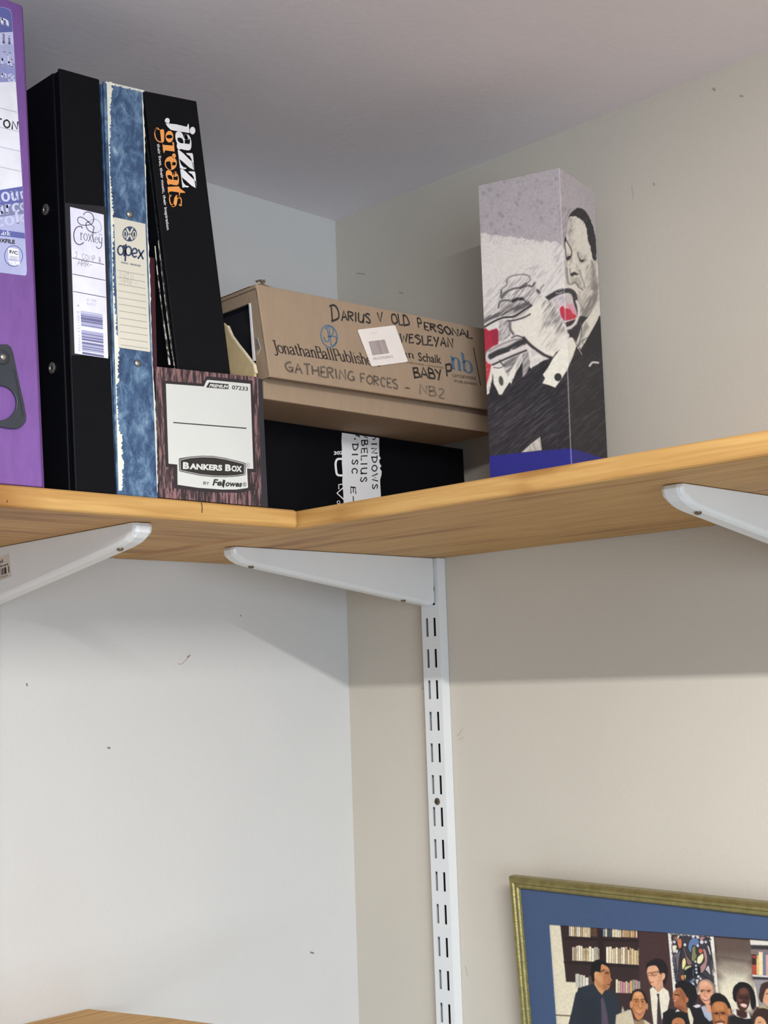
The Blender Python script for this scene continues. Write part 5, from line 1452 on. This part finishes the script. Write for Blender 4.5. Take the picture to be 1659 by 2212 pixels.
g = G(); g.prism([LF(0.009, 0.009, -0.0072), LF(FW-0.009, 0.009, -0.0072), LF(FW-0.009, FH_-0.009, -0.0072), LF(0.009, FH_-0.009, -0.0072)], -nF*0.003)
g.build('backing_board', mat('backing_board', (120, 100, 80), 0.9), t)
# the photograph
us = np.concatenate([np.linspace(0.036, 0.272, 520), np.linspace(0.278, 0.476, 40)])
vv = np.concatenate([np.linspace(0.022, 0.150, 290), np.linspace(0.155, 0.32, 40)])
uu, vw = np.meshgrid(us, vv)
hP = hM-0.0017
V = np.array(LF(0, 0, hP))+uu.ravel()[:,None]*np.array(xF)-vw.ravel()[:,None]*np.array(uF)
q = topx(V)
p = Paint(q, (62, 44, 44))
P5 = (1180, 1960, 0.28873); PQ = (1230, 2040, 0.13261); PR = (1440, 1990, 0.13201); PW = (1080, 1860, 0.349)
p.z(*P5)
p.poly([(600,100),(960,100),(960,1200),(700,1200)], (72, 50, 50), 3)
p.poly([(-60,60),(106,100),(150,555),(240,560),(215,900),(180,1300),(-60,1300)], (226, 216, 190), 0.9)
p.line([(70,806),(185,812)], 10, (120, 106, 88), 1.0)
p.poly([(104,120),(150,556),(240,560),(700,660),(690,170)], (56, 40, 40), 1.5)
for y0, y1 in ((232, 245), (410, 440)): p.poly([(130,y0-6),(690,y1-4),(690,y1+14),(135,y0+10)], (40, 28, 28), 1.5)
p.poly([(385,170),(425,175),(450,600),(400,590)], (42, 30, 30), 1.5)
pal = [(228,214,178),(214,194,150),(232,222,196),(200,176,132),(222,206,160),(176,150,116),(236,228,206),(190,186,170),(206,168,120)]
def books(xa, xb, yt, yb, sl_, hv, pl, w=(10, 20)):
    x = xa
    while x < xb:
        w_ = rnd.uniform(*w); x2 = min(xb, x+w_); d = sl_*(x-xa); h = rnd.uniform(0, hv)
        col = rnd.choice(pl)
        p.poly([(x, yt+d+h), (x2-1.0, yt+d+h), (x2-0.5, yb+d*1.05), (x+0.5, yb+d*1.05)], col, 0.5)
        if rnd.random() < .3: p.line([((x+x2)/2, yt+d+h+20), ((x+x2)/2, yt+d+h+50)], 4, tuple(k*.6 for k in col), .6, .7, False)
        x = x2+1.2
p.z(*P5)
books(170, 330, 135, 215, 0.06, 6, pal); books(332, 380, 150, 216, .05, 5, [(120,86,60),(150,112,80),(96,70,60)])
books(424, 560, 155, 218, .05, 8, [(236,228,206),(120,150,178),(70,78,92),(190,200,206),(222,206,160)]); books(560, 682, 165, 222, .04, 8, pal+[(190,120,90),(150,180,196)], (8, 14))
books(194, 398, 282, 398, .05, 22, pal); books(448, 692, 286, 416, .06, 24, pal, (11, 22))
books(218, 350, 492, 600, .1, 26, [(196,192,176),(90,76,70),(226,220,204),(110,104,96),(70,46,50)], (16, 30)); books(520, 705, 532, 640, .02, 30, [(196,140,150),(222,206,160),(214,178,110),(206,190,150),(226,216,186),(150,156,140)], (12, 20))
p.poly([(500,640),(720,655),(720,1000),(500,1000)], (58, 40, 42), 2)
# painting on the wall
p.z(*PR)
p.poly([(20,190),(770,250),(850,1200),(110,1200)], (226, 222, 212), 1.0)
p.poly([(75,210),(700,255),(805,1200),(150,1000),(120,900)], (62, 58, 66), 1.6, rag=2)
art = [([(110,260),(180,230),(160,300),(120,310)],(140,100,90)),([(190,220),(215,240),(180,320),(150,310)],(216,204,176)),([(175,300),(240,290),(250,400),(210,450),(180,390)],(206,124,88)),([(90,400),(170,400),(130,520),(100,500)],(224,216,192)),
 ([(270,380),(320,370),(300,420)],(200,190,188)),([(370,320),(440,270),(520,300),(530,380),(480,420),(430,400),(400,520),(350,440)],(98,122,160)),([(420,430),(470,400),(480,520),(500,560),(460,650),(405,640),(410,520)],(128,130,92)),
 ([(540,260),(640,260),(600,300),(550,310)],(176,130,130)),([(515,480),(560,440),(600,490),(550,540)],(196,104,80)),([(270,420),(300,440),(330,560),(420,680),(350,720),(310,600)],(132,104,104)),([(110,560),(200,500),(240,450),(210,600),(200,720),(180,830),(130,780)],(112,104,112)),
 ([(255,640),(300,600),(320,690),(280,780),(250,770)],(232,216,150)),([(290,800),(310,740),(415,725),(360,800)],(196,196,140)),([(500,600),(560,540),(600,530),(605,610),(560,690),(500,690)],(230,224,178)),([(590,460),(640,470),(670,600),(650,740),(590,840),(540,830),(550,740),(620,640)],(166,130,130)),
 ([(290,830),(430,740),(540,760),(540,860),(440,920),(330,960)],(24,28,40)),([(630,790),(690,720),(720,880),(660,820)],(190,184,184)),([(660,400),(700,420),(730,560),(700,540)],(196,190,184)),([(230,890),(290,880),(280,970),(240,950)],(204,130,80)),([(290,880),(320,890),(300,970)],(216,206,140)),
 ([(360,1010),(430,930),(470,960),(400,1040)],(104,124,150)),([(470,960),(530,950),(500,1040)],(206,196,180)),([(150,860),(190,830),(160,930)],(180,172,168)),([(420,800),(450,760),(450,900),(420,900)],(70,72,92))]
for pts, col in art:
    p.poly(pts, col, 0.7, sm=True)
    p.line(pts+[pts[0]], 11, (26, 24, 30), 0.7, 0.85)
for c_, r in (((125,340),22),((435,250),24),((510,262),24),((575,340),30),((640,340),20),((300,385),22),((480,730),16),((485,785),18),((490,840),18),((520,905),20),((555,940),18),((430,1030),22),((160,490),26),((510,400),20),((470,660),16)):
    p.ell(c_, r, r*1.1, (206, 204, 210), 0.8)
for a, b in (((620,250),(720,300)),((700,330),(760,700)),((720,560),(780,820)),((140,600),(170,900)),((240,470),(230,700)),((560,860),(760,1000)),((740,900),(800,1180))):
    p.line([a, b], 18, (34, 32, 38), 1.2, 0.9)
# grey-brown wall, brighter at its foot, and the right-hand shelves
p.poly([(775,262),(1380,310),(1400,640),(830,560)], (98, 82, 74), 2)
p.poly([(820,560),(1385,600),(1400,840),(850,800)], (140, 128, 114), 14, .9)
p.poly([(835,760),(1392,800),(1410,1250),(900,1250)], (206, 198, 178), 18)
p.poly([(850,980),(1400,1000),(1420,1500),(850,1500)], (222, 214, 190), 10)
p.poly([(1365,300),(1700,320),(1700,1400),(1470,1400)], (150, 146, 148), 1)
p.poly([(1365,310),(1700,335),(1700,395),(1375,385)], (222, 216, 204), 1)
p.poly([(1375,390),(1700,402),(1700,470),(1380,460)], (58, 52, 54), 1.4)
p.poly([(1385,460),(1700,470),(1700,900),(1395,880)], (128, 112, 108), 1.4)
for x0, x1, y0, y1, col in ((1390,1470,540,720,(62,40,42)),(1392,1475,710,870,(170,78,62)),(1468,1505,560,870,(222,188,120)),(1505,1572,500,880,(232,216,170)),(1572,1622,490,880,(112,118,140)),(1622,1700,550,890,(206,160,150)),(1395,1480,560,600,(150,70,66))):
    p.poly([(x0,y0),(x1,y0+4),(x1+6,y1+4),(x0+6,y1)], col, .8)
p.poly([(1400,875),(1700,895),(1700,920),(1410,905)], (218, 214, 210), 1)
p.poly([(1410,910),(1700,925),(1700,960),(1418,950)], (48, 44, 48), 2)
p.poly([(1420,1000),(1460,1100),(1510,1400),(1470,1400)], (222, 216, 196), 1.2)
# people: clothes, hair, faces
def head(face, fc, hair, hcol, shade=None, eyes=None, mouth=None, soft=0.9):
    p.poly(hair, hcol, 1.0, sm=True, rag=.5)
    p.poly(face, fc, soft, sm=True)
    for pts, col, al in shade or (): p.poly(pts, col, 3.0, al, sm=True)
    for a in eyes or (): p.line(a, 16, (60, 36, 28), 1.0, .75)
    for pts, col in mouth or (): p.poly(pts, col, 1.0, sm=True)
# dark suited man in profile, left
p.z(*PQ)
p.poly([(-40,1400),(40,1080),(100,800),(180,700),(300,665),(400,640),(480,760),(540,820),(600,740),(720,760),(800,900),(830,1100),(780,1400)], (42, 50, 60), 1.2)
p.poly([(170,900),(480,900),(520,1400),(160,1400)], (34, 42, 52), 10, .6)
p.poly([(400,600),(500,600),(600,700),(570,760),(530,822),(470,760),(410,660)], (206, 152, 104), 1.0)
p.poly([(510,900),(545,850),(580,960),(620,1150),(640,1400),(530,1400),(520,1050)], (88, 76, 92), 1.2)
head([(420,450),(500,440),(520,330),(580,340),(640,390),(660,470),(670,540),(692,580),(668,620),(660,680),(620,735),(560,740),(500,690),(430,640),(405,520)], (200,142,98),
     [(345,420),(370,310),(450,250),(540,262),(640,330),(650,360),(560,335),(520,400),(490,470),(480,500),(440,470),(410,540),(385,620),(350,520)], (18,16,18),
     [([(560,420),(650,440),(660,620),(600,720),(560,640)],(164,104,66),.55),([(440,500),(520,520),(520,660),(440,600)],(222,168,120),.5)], [[(590,470),(640,480)]], [([(610,650),(660,645),(650,672)],(130,76,60))])
p.ell((445, 500), 38, 60, (212, 158, 112), 1.0, 1, -.2)
p.line([(500,450),(560,420)], 22, (30, 22, 20), 1.5, .7)
# young man in white shirt and dark tie
p.poly([(1310,730),(1360,690),(1440,770),(1530,700),(1610,760),(1635,880),(1600,1060),(1500,1240),(1520,1400),(1380,1400),(1340,1060)], (228, 220, 200), 1.0)
p.poly([(1380,640),(1520,600),(1530,700),(1450,790),(1390,720)], (204, 158, 126), 1.0)
p.poly([(1420,806),(1465,806),(1462,860),(1500,1200),(1520,1400),(1425,1400),(1430,1080),(1440,870)], (64, 52, 58), 1.0)
head([(1270,400),(1300,360),(1400,345),(1450,400),(1470,480),(1530,500),(1515,600),(1450,680),(1380,690),(1330,660),(1300,600),(1280,530),(1262,480)], (222,168,132),
     [(1260,400),(1255,330),(1330,260),(1440,230),(1540,270),(1600,380),(1600,520),(1560,660),(1530,620),(1500,500),(1440,420),(1380,340),(1310,350)], (34,26,28),
     [([(1340,560),(1460,520),(1450,670),(1360,680)],(232,176,142),.5)], None, [([(1290,600),(1330,610),(1320,640)],(150,90,80))])
p.ell((1522, 525), 36, 62, (226, 174, 136), 1.0, 1, .3)
p.line([(1262,480),(1310,465),(1460,440)], 14, (110, 72, 56), .9)
p.ell((1370, 485), 40, 34, (176, 112, 84), 1.4, .6)
# man with balding head, middle front
p.poly([(740,1400),(760,1150),(850,1110),(1000,1060),(1060,1280),(1230,1230),(1330,1300),(1400,1400)], (204, 192, 164), 1.2)
p.poly([(845,1080),(870,1010),(900,1100),(960,1060),(980,1120),(870,1120)], (190,182,164), 1.5)
head([(1020,900),(1050,800),(1110,765),(1180,790),(1230,900),(1250,1000),(1225,1120),(1170,1210),(1110,1230),(1060,1160),(1020,1040)], (200,136,88),
     [(990,960),(985,860),(1030,770),(1110,725),(1200,760),(1265,880),(1280,1000),(1255,1090),(1235,960),(1180,800),(1110,775),(1050,820),(1020,920)], (36,28,28),
     [([(1050,810),(1150,790),(1190,860),(1120,900)],(222,164,112),.6),([(1040,960),(1220,950),(1210,1000),(1050,1010)],(150,92,60),.32),([(1090,1080),(1180,1070),(1170,1150),(1100,1150)],(226,164,130),.55)], None, [([(1100,1140),(1190,1135),(1150,1165)],(176,110,92))])
p.ell((1008, 980), 26, 62, (206,148,104), 1.2); p.ell((1262, 1010), 18, 55, (196,150,118), 1.2)
p.poly([(1050,1220),(1120,1250),(1200,1210),(1230,1300),(1100,1400),(1060,1300)], (150,126,96), 2)
# right-hand group
p.z(*PR)
p.poly([(-60,1500),(60,1430),(180,1460),(240,1500),(340,1420),(430,1380),(560,1400),(640,1560),(760,1700),(800,1900),(-60,1900)], (24,24,30), 1.2)
p.poly([(560,1400),(620,1380),(740,1500),(760,1610),(700,1640),(620,1560)], (168,176,192), 1.2)
p.poly([(1040,1560),(1120,1540),(1300,1590),(1400,1560),(1480,1640),(1500,1900),(1020,1900)], (26,26,30), 1.2)
p.poly([(1080,1500),(1140,1400),(1200,1560),(1300,1590),(1330,1480),(1380,1590),(1290,1600),(1150,1560)], (222,214,206), 1.2)
# woman in profile with full dark hair
head([(110,1180),(150,1110),(220,1090),(300,1180),(330,1260),(320,1340),(330,1430),(360,1500),(280,1480),(190,1420),(130,1400),(120,1320),(95,1260)], (166,104,68),
     [(150,1020),(250,970),(380,1000),(480,1100),(500,1240),(440,1380),(360,1400),(340,1280),(290,1180),(220,1090),(150,1100)], (22,20,24),
     [([(110,1200),(170,1170),(190,1260),(130,1300)],(206,146,116),.5),([(150,1380),(260,1400),(300,1460),(200,1440)],(120,70,46),.6)], [[(130,1200),(180,1205)]], [([(115,1300),(150,1300),(135,1330)],(232,200,190))])
p.ell((335, 1285), 24, 44, (176,116,82), 1.0)
p.poly([(340,1410),(380,1430),(440,1600),(420,1760),(380,1680),(350,1540)], (222,214,186), 1.2)
p.poly([(140,1480),(180,1435),(215,1470),(170,1500)], (222,216,206), 1)
# grey haired man
head([(530,1080),(560,990),(640,970),(720,1020),(760,1120),(750,1230),(710,1340),(660,1370),(590,1310),(550,1230)], (216,160,128),
     [(490,1160),(510,1040),(580,960),(680,950),(760,1020),(800,1140),(780,1200),(740,1100),(680,990),(600,985),(540,1060),(520,1180)], (150,132,118),
     [([(560,1100),(720,1100),(720,1160),(560,1150)],(180,120,96),.32),([(590,1240),(700,1240),(680,1330),(610,1310)],(230,168,140),.5)], [[(570,1130),(620,1130)],[(660,1135),(720,1130)]], [([(600,1270),(680,1275),(650,1300)],(210,180,168))])
p.poly([(430,1390),(500,1360),(560,1370),(540,1410),(480,1420)], (216,210,212), 1.2)
p.poly([(630,1360),(720,1370),(740,1500),(660,1480)], (216,160,132), 1.5)
# man front, dark hair, moustache
head([(740,1400),(780,1330),(860,1310),(960,1340),(1010,1440),(1000,1580),(980,1720),(900,1800),(810,1780),(760,1650),(740,1520)], (176,112,66),
     [(720,1330),(720,1240),(790,1180),(880,1185),(980,1260),(1050,1400),(1060,1500),(1010,1450),(940,1350),(840,1320),(760,1350)], (22,18,20),
     [([(780,1360),(900,1340),(940,1440),(820,1460)],(206,146,92),.6),([(760,1480),(980,1480),(980,1540),(770,1540)],(118,70,40),.32),([(840,1560),(920,1560),(930,1620),(840,1620)],(204,140,96),.5)], [[(770,1510),(840,1500)],[(880,1500),(950,1500)]], [([(820,1680),(920,1660),(900,1720),(840,1720)],(226,190,180))])
p.ell((1025, 1480), 26, 60, (184,124,84), 1.0)
# laughing man, dark skin
head([(1140,1300),(1150,1180),(1210,1100),(1300,1090),(1360,1180),(1360,1320),(1320,1430),(1250,1480),(1190,1440)], (76,46,38),
     [(1080,1200),(1100,1080),(1180,1005),(1280,1000),(1380,1060),(1440,1200),(1460,1350),(1420,1450),(1380,1380),(1350,1200),(1290,1110),(1210,1120),(1160,1190),(1140,1320),(1100,1290)], (20,17,20),
     [([(1200,1110),(1300,1100),(1320,1180),(1220,1190)],(122,78,62),.7),([(1180,1220),(1340,1220),(1330,1280),(1190,1280)],(44,28,26),.32),([(1180,1260),(1230,1250),(1230,1310),(1180,1310)],(150,104,90),.5)], [[(1190,1235),(1250,1230)],[(1290,1230),(1340,1235)]], [([(1200,1360),(1250,1345),(1310,1360),(1300,1410),(1240,1400)],(226,190,176))])
p.poly([(1140,1440),(1300,1480),(1320,1560),(1240,1590),(1150,1540)], (64,38,32), 1.5)
# people at the right edge and the front
head([(1600,1200),(1640,1110),(1720,1110),(1720,1380),(1660,1390),(1580,1310)], (216,160,124), [(1510,1200),(1550,1040),(1640,990),(1740,990),(1740,1110),(1640,1110),(1600,1190),(1570,1330),(1520,1290)], (66,46,42))
p.poly([(1500,1420),(1560,1370),(1640,1400),(1700,1430),(1700,1520),(1560,1460)], (176,160,120), 1.5)
head([(1440,1680),(1470,1580),(1540,1560),(1620,1640),(1640,1800),(1440,1800)], (212,162,124), [(1400,1640),(1420,1500),(1500,1430),(1620,1430),(1720,1500),(1740,1700),(1640,1700),(1560,1560),(1480,1590),(1440,1720)], (58,38,34))
head([(90,1640),(160,1580),(250,1590),(300,1660),(310,1800),(100,1800)], (186,122,80), [(-20,1600),(60,1530),(180,1480),(300,1530),(370,1640),(380,1800),(310,1700),(240,1600),(150,1590),(90,1650),(40,1800),(-60,1800)], (22,19,22))
# features
def feat(z, items):
    p.z(*z)
    for kind, pts, w, col, al in items:
        if kind == 'l': p.line(pts, w, col, 0.9, al)
        elif kind == 'e': p.ell(pts[0], w, w*0.75, col, 1.0, al)
        else: p.poly(pts, col, 2.2, al, sm=True)
SH = (96, 56, 36)
feat(PQ, [('l',[(1050,905),(1095,890),(1125,905)],16,(70,44,32),.8),('l',[(1165,905),(1200,890),(1235,908)],16,(70,44,32),.8),('e',[(1092,930)],17,(44,30,26),.85),('e',[(1192,932)],17,(44,30,26),.85),('l',[(1135,930),(1128,1010),(1150,1040),(1180,1030)],13,SH,.6),('p',[(1130,960),(1160,960),(1165,1020),(1135,1025)],0,(226,170,124),.6),
          ('l',[(1085,1110),(1140,1130),(1200,1105)],14,(110,50,44),.8),('l',[(1100,1120),(1145,1128),(1185,1115)],6,(226,200,180),.7),('p',[(1020,1000),(1060,1060),(1060,1180),(1025,1080)],0,(150,94,60),.6),('p',[(1060,800),(1120,780),(1170,810),(1110,840)],0,(232,180,132),.6),
          ('l',[(590,458),(640,450)],12,(40,24,20),.8),('l',[(640,560),(672,600),(650,620)],10,(120,74,50),.7),('l',[(620,655),(660,650)],9,(110,60,50),.8),('p',[(560,640),(620,700),(600,735),(540,720)],0,(150,98,64),.7),('p',[(430,560),(520,640),(540,740),(450,660)],0,(180,126,84),.6),
          ('l',[(1262,490),(1290,505),(1330,505),(1340,480)],9,(96,66,52),.8),('l',[(1340,485),(1375,510),(1420,500),(1440,455)],9,(96,66,52),.8),('l',[(1285,520),(1280,560),(1300,575)],9,(168,110,84),.8),('l',[(1298,610),(1340,622),(1370,610)],10,(150,70,66),.8),('p',[(1480,480),(1520,470),(1500,600),(1430,670),(1440,580)],0,(190,138,108),.6)])
feat(PR, [('e',[(575,1145)],22,(70,50,44),.75),('e',[(690,1150)],22,(70,50,44),.75),('l',[(630,1140),(620,1220),(660,1235)],16,(176,116,92),.7),('l',[(590,1280),(640,1300),(700,1280)],20,(150,80,74),.75),('p',[(560,1000),(640,985),(680,1040),(600,1060)],0,(232,184,152),.6),('p',[(530,1180),(570,1250),(600,1330),(550,1260)],0,(176,124,100),.6),
          ('e',[(820,1510)],24,(40,24,18),.85),('e',[(925,1505)],24,(40,24,18),.85),('l',[(865,1510),(860,1590),(900,1610)],18,(120,72,42),.7),('l',[(800,1655),(870,1640),(940,1650)],26,(52,32,26),.75),('p',[(745,1480),(790,1600),(800,1720),(755,1620)],0,(120,72,42),.6),
          ('e',[(1215,1262)],20,(22,16,16),.9),('e',[(1315,1262)],20,(22,16,16),.9),('l',[(1262,1250),(1255,1320),(1290,1335)],18,(48,28,24),.7),('l',[(1195,1355),(1255,1335),(1320,1360)],14,(50,26,24),.8),('p',[(1150,1300),(1190,1400),(1220,1460),(1160,1400)],0,(52,30,26),.6),
          ('l',[(140,1210),(180,1200),(205,1220)],16,(52,32,26),.8),('l',[(120,1240),(100,1275),(130,1290)],14,(110,66,46),.7),('l',[(115,1315),(160,1320)],16,(120,50,46),.7),('p',[(230,1120),(300,1220),(300,1330),(240,1260)],0,(130,80,52),.6),
          ('l',[(1630,1190),(1680,1180)],16,(70,46,38),.8),('l',[(1500,1660),(1540,1650)],16,(80,50,40),.7),('l',[(130,1690),(180,1685)],18,(50,30,24),.7),('l',[(220,1690),(270,1695)],18,(50,30,24),.7)])
p.c *= (1+0.06*(vnoise(q[:,0]/1.2, q[:,1]/1.2, 91)-0.5)+0.07*(vnoise(q[:,0]/3.5, q[:,1]/3.5, 92)-0.5))[:,None]
p.c = np.clip((p.c-8)*1.03, 4, 255)
Vq = V
painted_mesh('photo_print', Vq, grid_quads(len(us), len(vv), 0), p.c, print_mat('photo_paper', 0.35, 0.4), t)

# ------------------------------------------------------------------ marks on the left board's edge
c = Face((DL, 0, 0), (1, 0, 0), 0.00012)
M_split = mat('split_in_pine', (84, 58, 32), 0.9)
c.line([(435, 1085), (436.5, 1096), (436, 1108)], 2.2, M_split)
c.build('edge_split', boardL)
c = Face((DL, 0, 0), (1, 0, 0), 0.00012)
c.ell((15.5, 1083), 1.6, 2.6, M_split, 10)
c.build('edge_dent', boardL)
# ------------------------------------------------------------------ small marks on the walls
def marks(parent, x, plane, items, m):
    c = Face(*plane, 0.00015)
    for it in items: c.line(it[0], it[1], m, True)
    o = c.build('scuff_mark', parent)
M_scuff = mat('scuff', (170, 140, 130), 0.9); M_scuff2 = mat('scuff_dark', (120, 112, 106), 0.9)
marks(wallL, 0, ((0, 0, 0), (1, 0, 0)), [([(384,1433),(391,1435),(399,1428),(408,1418)], 1.2), ([(404,1420),(411,1415)], 3.2)], M_scuff)
marks(wallL, 0, ((0, 0, 0), (1, 0, 0)), [([(232,1615),(238,1616)], 4), ([(57,1476),(59,1482)], 3), ([(670,2057),(678,2059)], 3.4), ([(519,1329),(521,1331)], 2.4)], M_scuff2)
marks(wallR, 0, ((0, 0, 0), (0, -1, 0)), [([(1540,190),(1545,196)], 6), ([(1598,207),(1606,208)], 4), ([(1412,395),(1414,401)], 3), ([(770,590),(790,592)], 2), ([(913,1484),(913,1490)], 3), ([(862,632),(872,634)], 2.4)], mat('scuff_grey', (158, 152, 142), 0.9))
marks(wallR, 0, ((0, 0, 0), (0, -1, 0)), [([(988,1590),(996,1580),(1000,1572)], 2.4), ([(990,1598),(1002,1592)], 2.4), ([(1005,2085),(1010,2108)], 2), ([(1365,400),(1368,430)], 2)], mat('scuff_pale', (188, 176, 162), 0.9))
